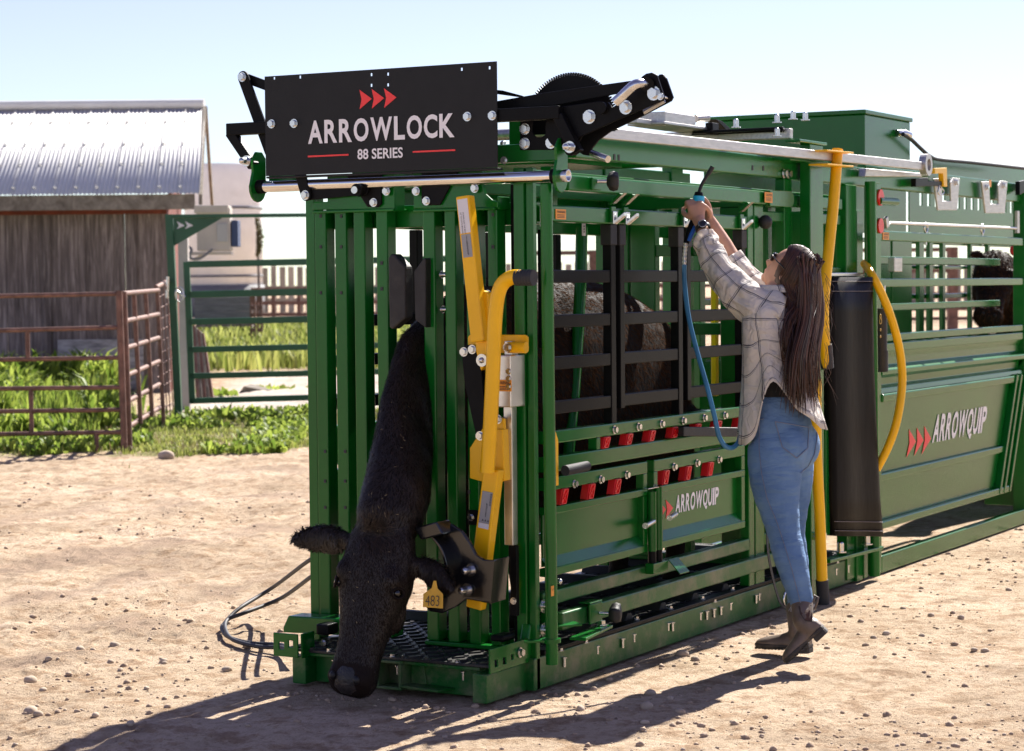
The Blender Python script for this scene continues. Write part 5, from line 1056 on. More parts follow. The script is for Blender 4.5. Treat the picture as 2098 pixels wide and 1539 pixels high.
obj('straw_flecks', g, HAY, cow, kind='stuff')
TAGM = mat('tag_yellow', (.72,.40,.035), .5, var=.1, vscale=20)
tp = [FX(x,y,-.455) for x,y in ((888,1190),(893,1190),(896,1206),(907,1217),(907,1247),(866,1244),(867,1217),(884,1205))]
g = G(); g.plate(tp, V(.003,0,0)); et = obj('ear_tag', g, TAGM, cow, .001)
a = FX(872,1241,-.457); lettering('lettering', '483', a+V(-.001,0,0), V(0,-1,.04).normalized(), V(0,.04,1).normalized(), .040, DARKPRINT, et, .062, -.012, .08)

# ------------------------------------------------------------------ the next cow waiting in the cage
cow2 = thing('cow', 'second black cow peering through the rails of the palpation cage', 'cow', (8.0, .5, 0))
g = G(); P2 = SY(2044,532,.50); N2 = SY(2022,664,.42)
a2, n2, l2 = head_parts(g, P2, N2, (-1,-.35,0), (N2-P2).length/.66)
ear(g, P2+l2*.09+a2*.06, SY(1991,519,.62), (-.8,-.3,-.5), .045); ear(g, P2-l2*.09+a2*.06, SY(2096,540,.36), (-.8,-.3,-.5), .045)
g.loft([ell(c, YV, V(-.3,0,1).normalized(), a_, b_, 20) for c, a_, b_ in (((P2.x+.02,P2.y,P2.z-.12),.10,.12),((P2.x+.2,P2.y+.02,P2.z-.2),.14,.22),((P2.x+.5,.53,P2.z-.3),.18,.32),((P2.x+.85,.53,P2.z-.5),.25,.42))])
g.loft([ell((P2.x+x,.53,zc), YV, V(0,0,1), w_, h_, 24) for x, zc, h_, w_ in ((.7,1.0,.42,.2),(1.0,1.03,.5,.28),(1.5,1.05,.5,.31),(2.1,1.05,.46,.29),(2.4,1.02,.3,.2))])
for x in (.85, 2.2):
    for y in (.38,.68): g.tube([(P2.x+x,y,.9),(P2.x+x,y,.45),(P2.x+x,y,.02)], [.13,.06,.055], 10)
c2m = fuse('body', g, .018, 5, HIDE); put('body', c2m, cow2)
fur('coat', c2m, 9000, FURB, cow2, (.02,.045), .0022, .4, None, lambda c: (c[:,0] < P2.x+.5)*1.0, 9)
for k in (-1,1): g = G(); g.ball(P2+a2*.16+l2*k*.095+n2*.03, .018); obj('eye', g, EYE, cow2)
for k in (-1,1): g = G(); g.ball(N2-a2*.045+l2*k*.04+n2*.05, .012); obj('nostril', g, bpy.data.materials['nostril_dark'], cow2)
# ------------------------------------------------------------------ the woman reaching up beside the chute
SKIN = mat('skin', (.50,.27,.18), .5, var=.1, vscale=14, bump=.08, bscale=160, spec=.4)
SKIN.node_tree.nodes['Principled BSDF'].inputs['Subsurface Weight'].default_value = .12; SKIN.node_tree.nodes['Principled BSDF'].inputs['Subsurface Radius'].default_value = (.02,.008,.004)
BOOT = mat('brown_boot_leather', (.145,.105,.08), .5, var=.35, vscale=14, bump=.2, bscale=70, wear=(.20,.15,.11), wscale=9, wmin=.52)
ELASTIC = mat('boot_elastic', (.075,.030,.018), .8, bump=.2, bscale=200)
SOLE = mat('boot_sole', (.035,.030,.026), .7, wear=(.2,.15,.1), wscale=12, wmin=.5)
HAIR = furmat('dark_brown_hair', (.016,.007,.004), (.11,.045,.024), .38)
HAIR.node_tree.nodes['Principled BSDF'].inputs['Specular IOR Level'].default_value = .45
SHADES = mat('sunglass_black', (.008,.008,.009), .08, coat=.5)
def uvmat(kind):
    M = bpy.data.materials.new(kind); M.use_nodes = True; t = M.node_tree; N = t.nodes; L = t.links; b = N['Principled BSDF']; b.inputs['Roughness'].default_value = .85; b.inputs['Specular IOR Level'].default_value = .2
    uv = N.new('ShaderNodeUVMap'); sp = N.new('ShaderNodeSeparateXYZ'); tc = N.new('ShaderNodeTexCoord')
    wob = N.new('ShaderNodeTexNoise'); wob.inputs['Scale'].default_value = 9; wob.inputs['Detail'].default_value = 2; L.new(tc.outputs['Object'], wob.inputs[0])
    vm = N.new('ShaderNodeVectorMath'); vm.operation = 'SUBTRACT'; vm.inputs[1].default_value = (.5,.5,.5); L.new(wob.outputs['Color'], vm.inputs[0]); vs = N.new('ShaderNodeVectorMath'); vs.operation = 'SCALE'; vs.inputs['Scale'].default_value = .028; L.new(vm.outputs[0], vs.inputs[0])
    va = N.new('ShaderNodeVectorMath'); va.operation = 'ADD'; L.new(uv.outputs[0], va.inputs[0]); L.new(vs.outputs[0], va.inputs[1]); L.new(va.outputs[0], sp.inputs[0])
    def math_(op, a, v=None, v2=None):
        m_ = N.new('ShaderNodeMath'); m_.operation = op; L.new(a, m_.inputs[0])
        if v is not None:
            if isinstance(v, (int,float)): m_.inputs[1].default_value = v
            else: L.new(v, m_.inputs[1])
        if v2 is not None: m_.inputs[2].default_value = v2
        return m_.outputs[0]
    def line(src, per, off, wd):
        f = math_('FRACT', math_('MULTIPLY_ADD', src, 1/per, off)); return math_('LESS_THAN', f, wd/per)
    per = .098
    ls = [line(sp.outputs[0], per, .1, .0036), line(sp.outputs[0], per, .1-.0068/per, .0018), line(sp.outputs[1], per*1.08, .3, .0036), line(sp.outputs[1], per*1.08, .3-.0068/per, .0018)]
    m0 = ls[0]
    for l_ in ls[1:]: m0 = math_('MAXIMUM', m0, l_)
    mx = N.new('ShaderNodeMix'); mx.data_type = 'RGBA'; mx.inputs[6].default_value = (.87,.82,.76,1); mx.inputs[7].default_value = (.065,.065,.10,1); L.new(math_('MULTIPLY', m0, .92), mx.inputs[0]); L.new(mx.outputs[2], b.inputs['Base Color'])
    n = N.new('ShaderNodeTexNoise'); n.inputs['Scale'].default_value = 13; n.inputs['Detail'].default_value = 4; n.inputs['Distortion'].default_value = .8; L.new(tc.outputs['Object'], n.inputs[0])
    bp = N.new('ShaderNodeBump'); bp.inputs['Strength'].default_value = .9; bp.inputs['Distance'].default_value = .045; L.new(n.outputs['Fac'], bp.inputs['Height']); L.new(bp.outputs[0], b.inputs['Normal'])
    tr = N.new('ShaderNodeBsdfTranslucent'); L.new(mx.outputs[2], tr.inputs[0]); ms = N.new('ShaderNodeMixShader'); ms.inputs[0].default_value = .38; L.new(b.outputs[0], ms.inputs[1]); L.new(tr.outputs[0], ms.inputs[2]); L.new(ms.outputs[0], N['Material Output'].inputs[0]); return M
PLAID = uvmat('cream_plaid_cotton')
def denim():
    M = mat('blue_denim', (.085,.16,.30), .8, col2=(.16,.275,.46), vscale=5, bump=.25, bscale=260, spec=.2)
    t = M.node_tree; N = t.nodes; L = t.links; b = N['Principled BSDF']; tc = [n for n in N if n.bl_idname == 'ShaderNodeTexCoord'][0]; old = b.inputs['Normal'].links[0].from_node
    mp = N.new('ShaderNodeMapping'); mp.inputs['Scale'].default_value = (1.6,1.6,6); mp.inputs['Rotation'].default_value = (.25,.3,0); L.new(tc.outputs['Object'], mp.inputs[0])
    n = N.new('ShaderNodeTexNoise'); n.inputs['Scale'].default_value = 3.2; n.inputs['Detail'].default_value = 3; n.inputs['Distortion'].default_value = .35; L.new(mp.outputs[0], n.inputs[0])
    bp = N.new('ShaderNodeBump'); bp.inputs['Strength'].default_value = .45; bp.inputs['Distance'].default_value = .06; L.new(n.outputs['Fac'], bp.inputs['Height']); L.new(old.outputs[0], bp.inputs['Normal']); L.new(bp.outputs[0], b.inputs['Normal']); return M
DENIM = denim()
SEAM = mat('denim_thread', (.17,.20,.28), .8)

foot0 = GZ(1625,1350)
person = thing('person', 'woman in a cream plaid shirt and blue jeans reaching up on tiptoe beside the chute', 'person', (foot0.x, foot0.y, 0))
D0 = 9.45
XV = V(1,0,0)
hip = DP(1596,905,D0); waist = DP(1589,800,D0); chest = DP(1577,690,D0); shl = DP(1573,622,D0); nck = DP(1592,598,D0-.01)
headc = DP(1619,556,D0-.01)
# --- legs and hips as one pair of jeans
LL = [((1590,915),9.40,.122),((1589,955),9.38,.119),((1590,1000),9.36,.105),((1598,1050),9.34,.083),((1606,1092),9.32,.070),((1615,1130),9.30,.070),((1627,1175),9.28,.062),((1640,1222),9.27,.052),((1645,1240),9.27,.050)]
RL = [((1610,915),9.54,.116),((1618,955),9.56,.106),((1621,1000),9.57,.090),((1620,1050),9.58,.073),((1621,1092),9.59,.060),((1627,1130),9.60,.058),((1632,1175),9.61,.056),((1634,1222),9.62,.046),((1634,1240),9.62,.045)]
def limb(g, L_, n=18, grow=0.0, wob=0.0):
    pts = [DP(*p, d) for p, d, r in L_]; P = smooth_path(pts, 4); R = []
    for i in range(len(L_)-1):
        for k in range(4): R.append(L_[i][2]*(1-k/4)+L_[i+1][2]*k/4)
    R.append(L_[-1][2]); R = [r+grow+wob*math.sin(i*2.1)*(1 if i > 6 else 0) for i, r in enumerate(R)]
    g.tube(P, R, n); return P
g = G(); lp = limb(g, LL, 20, 0, .0016); limb(g, RL, 20, 0, .0016)
g.loft([ell(c, XV, YV, a_, b_, 28, b2) for c, a_, b_, b2 in ((waist+V(0,0,-.012),.132,.098,.104),(DP(1593,835,D0),.150,.105,.122),(DP(1595,870,D0),.160,.108,.140),(hip,.162,.108,.147),(DP(1597,935,D0),.152,.100,.140),(DP(1598,965,D0),.12,.08,.105))])
for s_ in (-1,1): g.ball(hip+XV*.075*s_+V(0,-.075,-.018), .084, .080, .100)
jme = fuse('jeans', g, .0095, 3, DENIM); jeans = put('jeans', jme, person)
from mathutils.bvhtree import BVHTree
jb = BVHTree.FromPolygons([v.co[:] for v in jme.vertices], [p.vertices[:] for p in jme.polygons])
def on_cloth(bv, px, py, lift=.003):
    d = ray(px, py).normalized(); h = bv.ray_cast(CAM, d); return (h[0] + h[1]*lift) if h[0] is not None else None
def seam(pts, name='seam', mt=SEAM, r=.0018, parent=None, bv=None):
    P = [on_cloth(bv or jb, *p) for p in pts]; P = [p for p in P if p is not None]
    if len(P) > 2: g = G(); g.tube(P, r, 5, False); obj(name, g, mt, parent or jeans)
def dens(pts, n=8): return [(pts[i][0]+(pts[i+1][0]-pts[i][0])*k/n, pts[i][1]+(pts[i+1][1]-pts[i][1])*k/n) for i in range(len(pts)-1) for k in range(n)] + [pts[-1]]
seam(dens([(1557,858),(1556,920),(1561,970),(1572,1020),(1592,1070),(1607,1115),(1622,1165),(1635,1215),(1642,1242)]))
seam(dens([(1672,865),(1673,900),(1668,930),(1655,955),(1640,968)]))
pk = dens([(1588,864),(1656,876),(1654,918),(1632,938),(1603,916),(1588,864)], 6); seam(pk, 'pocket_stitch', SEAM, .0022)
P = [on_cloth(jb, *p, .0015) for p in dens([(1588,864),(1656,876),(1654,918),(1632,938),(1603,916)],4)]
seam(dens([(1535,870),(1550,862),(1566,858)]), 'pocket_stitch')
# --- body: head, neck, arms and hands in one skin
g = G()
g.loft([ell(c, XV, YV, a_, b_, 24) for c, a_, b_ in ((hip,.13,.10),(waist,.115,.085),(DP(1583,740,D0),.125,.09),(chest,.14,.10),(shl+V(0,0,.0),.15,.075),(shl+V(0,0,.045),.07,.06))])
fdir = V(.05,.80,.60).normalized(); hup = V(0,-.60,.80); hsd = XV
g.tube([shl+V(0,-.02,.02), nck, headc+V(0,-.01,-.05)], [.062,.054,.055], 16)
hM = Matrix((hsd, fdir, hup)).transposed()
g.ball(headc, .074, .092, .108, 22, 16, hM); g.ball(headc+fdir*.03-hup*.055, .058, .062, .062, 16, 12, hM); g.ball(headc+fdir*.075-hup*.088, .024, .022, .022)
g.tube([headc+fdir*.088-hup*.0, headc+fdir*.108-hup*.03, headc+fdir*.090-hup*.042], [.009,.014,.010], 8); g.tube([headc+fdir*.087-hup*.062+hsd*-.02, headc+fdir*.094-hup*.062, headc+fdir*.087-hup*.062+hsd*.02], [.006,.008,.006], 8)
for s_ in (-1,1): g.ball(headc+hsd*.074*s_-fdir*.012-hup*.015, .010, .018, .030, 12, 8, hM)
HL, HR = DP(1427,432,9.60), DP(1440,436,9.66)
LA = [((1566,628),9.36,.058),((1530,604),9.40,.052),((1498,576),9.44,.046),((1470,536),9.49,.042),((1448,496),9.54,.034),((1437,464),9.57,.026),((1431,450),9.585,.028)]
RA = [((1560,605),9.60,.056),((1528,570),9.63,.048),((1500,532),9.65,.042),((1482,500),9.66,.038),((1464,468),9.665,.030),((1452,448),9.665,.025)]
lpth = limb(g, LA, 14); rpth = limb(g, RA, 14)
# a hand: palm, four unequal bent fingers, thumb from the side of the palm near its base
def hand(g, wrist, knuckles, curl, across, nrm, s=1.0, mirror=1):
    wrist = Vector(wrist); kn = Vector(knuckles); ax = (kn-wrist).normalized(); ac = Vector(across); ac = (ac-ax*ac.dot(ax)).normalized(); nr = Vector(nrm); nr = (nr-ax*nr.dot(ax)-ac*nr.dot(ac)).normalized(); L_ = (kn-wrist).length
    g.loft([ell(wrist+ax*L_*t, ac, nr, w_*s, h_*s, 14) for t, w_, h_ in ((-.15,.024,.019),(.1,.028,.018),(.45,.037,.017),(.8,.041,.015),(1.0,.038,.012))])
    for i, (ln, off) in enumerate(((.072,-.030),(.082,-.010),(.077,.010),(.060,.029))):
        b = kn + ac*off*s - ax*.006*s; pts = [b]; a_ = 0; p = b
        for j, (f, c) in enumerate(((.42,curl[0]),(.32,curl[1]),(.26,curl[2]))):
            a_ += c; p = p + (ax*math.cos(a_) - nr*math.sin(a_))*(ln*f*s); pts.append(p)
        g.tube(smooth_path(pts,3), [.0092*s]*4+[.0086*s]*3+[.0076*s]*3, 9); g.ball(pts[-1], .0078*s, nu=8, nv=6)
    b = wrist + ax*L_*.28 + ac*(-.024*mirror)*s - nr*.008*s; q1 = b + (ax*.55 - ac*.62*mirror - nr*.45).normalized()*.036*s; q2 = q1 + (ax*.75 - ac*.12*mirror - nr*.62).normalized()*.030*s; q3 = q2 + (ax*.7+ac*.28*mirror-nr*.6).normalized()*.024*s
    g.tube(smooth_path([b,q1,q2,q3],3), [.0135*s]*3+[.0115*s]*3+[.0098*s]*3+[.0088*s], 9); g.ball(q3, .0088*s, nu=8, nv=6)
hand(g, DP(1432,452,9.585), DP(1424,418,9.60), (.55,1.0,.85), rt*.93-up*.2, -fw)
hand(g, DP(1453,450,9.665), DP(1443,418,9.665), (.45,.9,.9), -rt*.5+fw*.8, fw*.6+rt*.8, 1.0)
bme = fuse('body', g, .0058, 2, SKIN); put('body', bme, person)
# --- shirt
def uv_loft(name, rows, closed=True, mt=PLAID, parent=None, u0=0.0, v0=0.0, fl=1.0):
    n = len(rows[0]); k = len(rows); me = bpy.data.meshes.new(name); vs = [p for r in rows for p in r]; fs = []; uvs = []
    vl = [v0]
    for i in range(1, k): vl.append(vl[-1] + (sum((rows[i][j]-rows[i-1][j]).length for j in range(0,n,3))/len(range(0,n,3))))
    mid = rows[k//2]; ul = [u0]
    for j in range(1, n+1): ul.append(ul[-1] + (mid[j % n]-mid[j-1]).length)
    for i in range(k-1):
        for j in range(n if closed else n-1):
            j2 = (j+1) % n; fs.append((i*n+j, i*n+j2, (i+1)*n+j2, (i+1)*n+j)); uvs += [(ul[j],vl[i]),(ul[j+1],vl[i]),(ul[j+1],vl[i+1]),(ul[j],vl[i+1])]
    me.from_pydata(vs, [], fs); l = me.uv_layers.new(name='UVMap'); l.data.foreach_set('uv', np.array(uvs).ravel()); me.polygons.foreach_set('use_smooth', [True]*len(fs)); me.materials.append(mt)
    o = put(name, me, parent or person); sb = o.modifiers.new('sub', 'SUBSURF'); sb.levels = 1; sb.render_levels = 1; so = o.modifiers.new('thick', 'SOLIDIFY'); so.thickness = .0025; return o
# rings from shoulder to hem; angle 0 = her right (+X), 90 = front (+Y), 180 = left, 270 = back
N_ = 48; rows = []
prof = [(0.00,.060,.062,.062),(.03,.125,.075,.080),(.07,.178,.095,.108),(.13,.186,.110,.126),(.22,.180,.118,.134),(.34,.172,.122,.138),(.46,.178,.128,.150),(.56,.188,.135,.172),(.66,.196,.142,.190)]
ctop = shl+V(0,-.005,.055)
for i, (t, a_, bf, bb) in enumerate(prof):
    row = []; c = ctop.lerp(hip+V(0,0,.06), t/.60) if t < .6 else (hip+V(0,0,.06)) + (hip+V(0,0,.06)-ctop)/.60*(t-.6)
    for j in range(N_):
        th = 2*math.pi*j/N_; k = t/.66
        fold = 1 + k*.05*math.sin(th*7+1.2+2*k) + k*.025*math.sin(th*13+4*k)
        x = a_*math.cos(th)*fold; y = (bf if math.sin(th) > 0 else bb)*math.sin(th)*fold
        # shirt-tail hem: long at front and back, cut high at the sides
        drop = -float(np.interp(math.degrees(th), (0,25,60,100,150,166,180,192,208,225,245,270,300,330,360), (.13,.10,.03,.0,-.01,.03,.16,.29,.22,.145,.10,.06,.045,.08,.13)))*max(0,k-.3)/.7
        flap = .07*max(0,math.sin(th))**2*max(0,k-.4)
        row.append(c + V(x, y+flap, -drop))
    rows.append(row)
shirt = uv_loft('shirt', rows, True, v0=.02)
def sleeve(L_, name, grow, v0):
    pts = [DP(*p, d) for p, d, r in L_]; P = smooth_path(pts, 5); k = len(P); rr = []
    for i in range(len(L_)-1):
        for q_ in range(5): rr.append(L_[i][2]*(1-q_/5)+L_[i+1][2]*q_/5)
    rr.append(L_[-1][2]); rows = []
    nn = None
    for i in range(k):
        t = (P[min(i+1,k-1)]-P[max(i-1,0)]).normalized(); ref = V(0,0,1); u = t.cross(ref).normalized(); v = u.cross(t)
        rows.append([P[i] + (u*math.cos(a)+v*math.sin(a))*(rr[i]+.006*math.sin(3*a+i*.7)+.0035*math.sin(i*1.1+2*a)+.004*math.sin(5*a-i*.45)) - V(0,0,.012*math.sin(math.pi*i/k)) for a in np.linspace(0,2*math.pi,28,endpoint=False)])
    return uv_loft(name, rows, True, v0=v0)
sleeve([((1592,648),9.38,.095),((1560,632),9.38,.094),((1527,606),9.40,.080),((1498,578),9.44,.073),((1472,544),9.48,.062),((1455,510),9.52,.049),((1446,492),9.54,.045)], 'sleeve', 0, .0)
sleeve([((1572,622),9.58,.085),((1545,590),9.61,.074),((1518,555),9.635,.060),((1497,527),9.65,.047)], 'sleeve', 0, .05)
sleeve([((1454,512),9.52,.052),((1448,496),9.538,.052),((1441,480),9.555,.047)], 'cuff', 0, .3)
g = G(); cr = [ell(shl+V(0,-.012,.048), XV, YV, .073, .072, 24), ell(shl+V(0,-.02,.082), XV, YV, .066, .068, 24), ell(shl+V(0,-.032,.075), XV, YV, .075, .078, 24), ell(shl+V(0,-.035,.045), XV, YV, .083, .085, 24)]
uv_loft('collar', cr, True, v0=.1)
g = G(); g.loft([ell(waist+V(0,0,-.022), XV, YV, .141, .107, 24, .114), ell(waist+V(0,0,.09), XV, YV, .125, .095, 24, .10)], cap=False); obj('undershirt', g, VINYL if False else mat('black_cotton', (.010,.010,.011), .9), person)
# --- boots
def boot(heel, toe, top, r_top, label=None):
    heel = Vector(heel); toe = Vector(toe); f = toe-heel; L_ = f.length; f.normalize(); s_ = V(0,0,1).cross(f).normalized(); u = f.cross(s_)
    g = G(); sec = [(.0,.026,.055),(.06,.036,.082),(.18,.039,.088),(.34,.038,.080),(.50,.042,.066),(.68,.048,.056),(.84,.045,.048),(.95,.032,.038),(1.0,.014,.022)]
    g.loft([[heel + f*(L_*t) + s_*(w_*math.cos(a)) + u*(.022 + (h_-.022)*max(0,math.sin(a)) + .008*min(0,math.sin(a))) for a in np.linspace(0,2*math.pi,20,endpoint=False)] for t, w_, h_ in sec])
    ank = heel + f*(L_*.22) + u*.085
    g.tube(smooth_path([heel+f*L_*.2+u*.035, ank, Vector(top).lerp(ank,.45), top],4), [.043,.043,.042,.042,.0425,.043,.0435,.044,.045,.046,.047,.048,r_top+.004], 18)
    me = fuse('boot', g, .0065, 3, BOOT); b = put('boot', me, person)
    g = G(); out = [(0,.026),(.02,.034),(.10,.042),(.22,.041),(.38,.036),(.55,.044),(.70,.051),(.84,.048),(.95,.036),(1.0,.012)]
    pl = [heel+f*L_*t+s_*w_ for t, w_ in out] + [heel+f*L_*t-s_*w_ for t, w_ in out[::-1]]
    g.plate([p+u*.008 for p in pl], u*.016); obj('sole', g, SOLE, b, .004)
    g = G(); hp_ = [(0,.025),(.03,.034),(.12,.04),(.28,.038)]; pl = [heel+f*L_*t+s_*w_ for t, w_ in hp_] + [heel+f*L_*t-s_*w_ for t, w_ in hp_[::-1]]
    g.plate([p-u*.014 for p in pl], u*.022); obj('heel_block', g, SOLE, b, .003)
    g = G()
    for t in np.linspace(.45,.95,9): g.obox(heel+f*L_*t+u*.004, f*.005, s_*(.045 if t < .8 else .034), u*.004)
    obj('tread', g, SOLE, b)
    bb_ = BVHTree.FromPolygons([v.co[:] for v in me.vertices], [p.vertices[:] for p in me.polygons]); return b, bb_, ank, f, s_, u
heelL = DP(1692,1288,9.19); toeL = GZ(1611,1361,.008)
b1, bb1, ank1, f1, s1, u1 = boot(heelL, toeL, DP(1643,1236,9.27), .045)
boot(GZ(1662,1331,.022), GZ(1549,1327,.012), DP(1632,1240,9.60), .042)
pts = [(1637,1243),(1640,1258),(1650,1272),(1664,1274),(1672,1264),(1668,1250),(1662,1240)]
P = [on_cloth(bb1, x, y, .002) for x, y in pts]; P = [p for p in P if p]
if len(P) > 4:
    g = G(); c = sum(P, V(0,0,0))/len(P); q_ = on_cloth(bb1, 1654, 1255, .004) or c; g.add(P+[q_], [(i,(i+1)%len(P),len(P)) for i in range(len(P))], True); obj('elastic_panel', g, ELASTIC, b1); g = G(); g.tube(P+[P[0]], .0018, 5, False); obj('seam', g, SOLE, b1)
g = G(); a = DP(1668,1234,9.22); g.tube([a+V(0,0,-.03), a+V(.0,-.014,.0), a+V(.0,-.018,.022), a+V(0,-.004,.03), a+V(0,.004,.0)], .005, 6); obj('pull_tab', g, BOOT, b1)
# frayed hems
rg = np.random.default_rng(5); g = G()
for (c, r) in ((DP(1645,1241,9.27),.050),):
    for i in range(70):
        a = rg.uniform(0,6.28); p = c+V(math.cos(a)*r,math.sin(a)*r,.004); q_ = p+V(rg.normal(0,.006),rg.normal(0,.006),-rg.uniform(.008,.028)); g.tube([p,q_], .0009, 4, False)
obj('frayed_hem', g, mat('white_thread', (.45,.46,.5), .8), jeans)
# --- hair: scalp cap and long locks down the back
bY = waist.y-.175
g = G(); capM = hM; rows_ = []
for i in range(11):
    ph = math.pi*i/10*.62; rows_.append([headc + (hsd*(.085*math.sin(ph)*math.cos(t)) + hup*(.122*math.cos(ph)) + fdir*(.104*math.sin(ph)*math.sin(t)-.018*(i/10)) ) - fdir*.012 for t in np.linspace(0,2*math.pi,28,endpoint=False)])
g.loft(rows_, cap=False); hair = obj('hair', g, HAIR, person)
# the cap comes lower at the back and sides
g = G(); g.ball(headc-fdir*.035-hup*.02, .083, .090, .115, 22, 14, hM); obj('hair_back', g, HAIR, hair)
g = G(); rg = np.random.default_rng(8)
sb_ = [(1608,540),(1640,500),(1662,508),(1680,545)]
for i in range(420):
    s_ = rg.random(); z_ = rg.random()
    top = headc + (hsd*(.085*math.cos(math.pi*s_)*rg.uniform(.7,1.0)) + hup*(.105*rg.uniform(.6,1.12)) - fdir*(.06*math.sin(math.pi*s_)+.01+ .03*rg.random()))
    x = -.095+.21*(1-s_)+rg.normal(0,.012)        # across the back, her left to right
    dy = rg.uniform(-.035,.02); ztop = headc.z
    x = x*.92-.035; dy += .02
    p1 = V(headc.x+x*.85, headc.y-.105+dy*.5-.02*math.sin(math.pi*s_), ztop-.02); p2 = V(headc.x+x*1.0, headc.y-.115+dy, ztop-.18); p3 = V(waist.x-.03+x*1.25+rg.normal(0,.01), bY+.01+dy, ztop-.36); end = V(waist.x-.03+x*1.3+rg.normal(0,.022), bY+.015+dy+rg.normal(0,.01), ztop-.50-.085*rg.random()**1.5-.035*math.sin(math.pi*(1-s_)))
    P = smooth_path([top,p1,p2,p3,end],4); r0_ = rg.uniform(.0028,.0062); g.tube(P, [r0_*(1-.85*(k/(len(P)-1))**2.0) for k in range(len(P))], 5, False)
obj('locks', g, HAIR, hair); g = G()
for i in range(520):        # strands combed back over the crown and down past the ears
    side = -1 if i < 400 else 1; f_ = rg.uniform(-.75,.75); 
    def onhead(th, fo, k=1.0): return headc - fdir*.012 + (hsd*(side*.086*math.sin(th)*k) + hup*(.124*math.cos(th)*k) + fdir*(fo*.10*k)) 
    dk_ = rg.uniform(.15,.6); a0 = rg.uniform(.02,.35); fo = f_; c0 = math.sqrt(max(.15,1-f_*f_*.8))
    P = [headc - fdir*.012 + hsd*(side*.088*c0*math.sin(t_)) + hup*(.125*c0*math.cos(t_)) + fdir*(.10*(f_*(1-.40*j/5) - dk_*j/5)) for j, t_ in enumerate(np.linspace(a0, 1.75+.2*rg.random(), 6))]
    e_ = P[-1]; P += [e_ + V(side*.004+rg.normal(0,.006), -.03, -.07), e_ + V(side*-.004+rg.normal(0,.008), -.055+rg.normal(0,.01), -.16)]
    P = smooth_path(P, 3); r0_ = rg.uniform(.0016,.0034); g.tube(P, [r0_*(1-.7*(k/(len(P)-1))**3) for k in range(len(P))], 4, False)
obj('crown_strands', g, HAIR, hair)
g = G()       # loose strands on her left shoulder and flyaways catching the light
for i in range(110):
    e = rg.random(); P = smooth_path([headc+hsd*-.075-fdir*.01+hup*rg.uniform(-.02,.05), headc+V(-.095,-.06+rg.normal(0,.02),-.12), V(chest.x-.12+rg.normal(0,.03), chest.y-.13+rg.normal(0,.015), chest.z+.0+rg.normal(0,.02)), V(chest.x-.10+rg.normal(0,.04), chest.y-.155+rg.normal(0,.02), chest.z-.17-.12*e)],4); g.tube(P, [.0034*(1-.8*k/(len(P)-1)) for k in range(len(P))], 4, False)
for i in range(0):
    a = rg.uniform(0,6.28); b0 = headc+hup*.095+V(rg.normal(0,.05),rg.normal(-.03,.05),rg.normal(.0,.01)); g.tube([b0, b0+V(rg.normal(0,.012),-.015+rg.normal(0,.012),.012), b0+V(rg.normal(0,.025),-.035+rg.normal(0,.02),.004+rg.normal(0,.008))], [.0009,.0008,.0004], 4, False)
for i in range(60):
    z_ = rg.uniform(0,.45); b0 = V(headc.x+rg.choice((-.08,.10))+rg.normal(0,.01), headc.y-.12, headc.z-z_); g.tube([b0, b0+V(rg.normal(0,.02),-.02+rg.normal(0,.01),-.06), b0+V(rg.normal(0,.03),-.03+rg.normal(0,.02),-.13)], [.0009,.0009,.0004], 4, False)
obj('loose_strands', g, HAIR, hair)
# --- sunglasses, watch
g = G(); ez = headc+fdir*.088+hup*.012
for s_ in (-1,1): c = ez+hsd*(.032*s_); g.loft([[c+fdir*(d_)+hsd*(.029*k*math.cos(t))+hup*(.022*k*math.sin(t)) for t in np.linspace(0,2*math.pi,16,endpoint=False)] for d_, k in ((-.004,.9),(.0,1.0),(.005,.95))]); g.tube([c+hsd*.026*s_+hup*.008, c+hsd*.050*s_-fdir*.04+hup*.006, c+hsd*.050*s_-fdir*.11+hup*.0], .0028, 6)
g.tube([ez-hsd*.008, ez+hsd*.008], .003, 6); obj('sunglasses', g, SHADES, person)
wc = DP(1440,467,9.555); wax = (DP(1431,448,9.59)-DP(1448,496,9.54)).normalized(); wu = wax.orthogonal().normalized(); wv = wax.cross(wu)
g = G(); g.loft([[wc+wax*d_+(wu*math.cos(t)+wv*math.sin(t))*r for t in np.linspace(0,2*math.pi,24,endpoint=False)] for d_, r in ((-.010,.031),(-.009,.0335),(.009,.0335),(.010,.031))], cap=False); wt = obj('watch_strap', g, RUBBER, person)
n_ = (-fw - wax*(-fw).dot(wax)).normalized(); sdv = wax.cross(n_)
g = G(); g.loft([[wc+n_*d_+(wax*math.cos(t)*1.0+sdv*math.sin(t))*r for t in np.linspace(0,2*math.pi,20,endpoint=False)] for d_, r in ((.028,.019),(.040,.020),(.042,.018))]); obj('watch_case', g, SHADES, wt)
g = G(); g.tube([wc+n_*.042+(wax*math.cos(t)+sdv*math.sin(t))*.0165 for t in np.linspace(0,2*math.pi,21)], .0015, 5, False); obj('bezel', g, ZINC, wt)

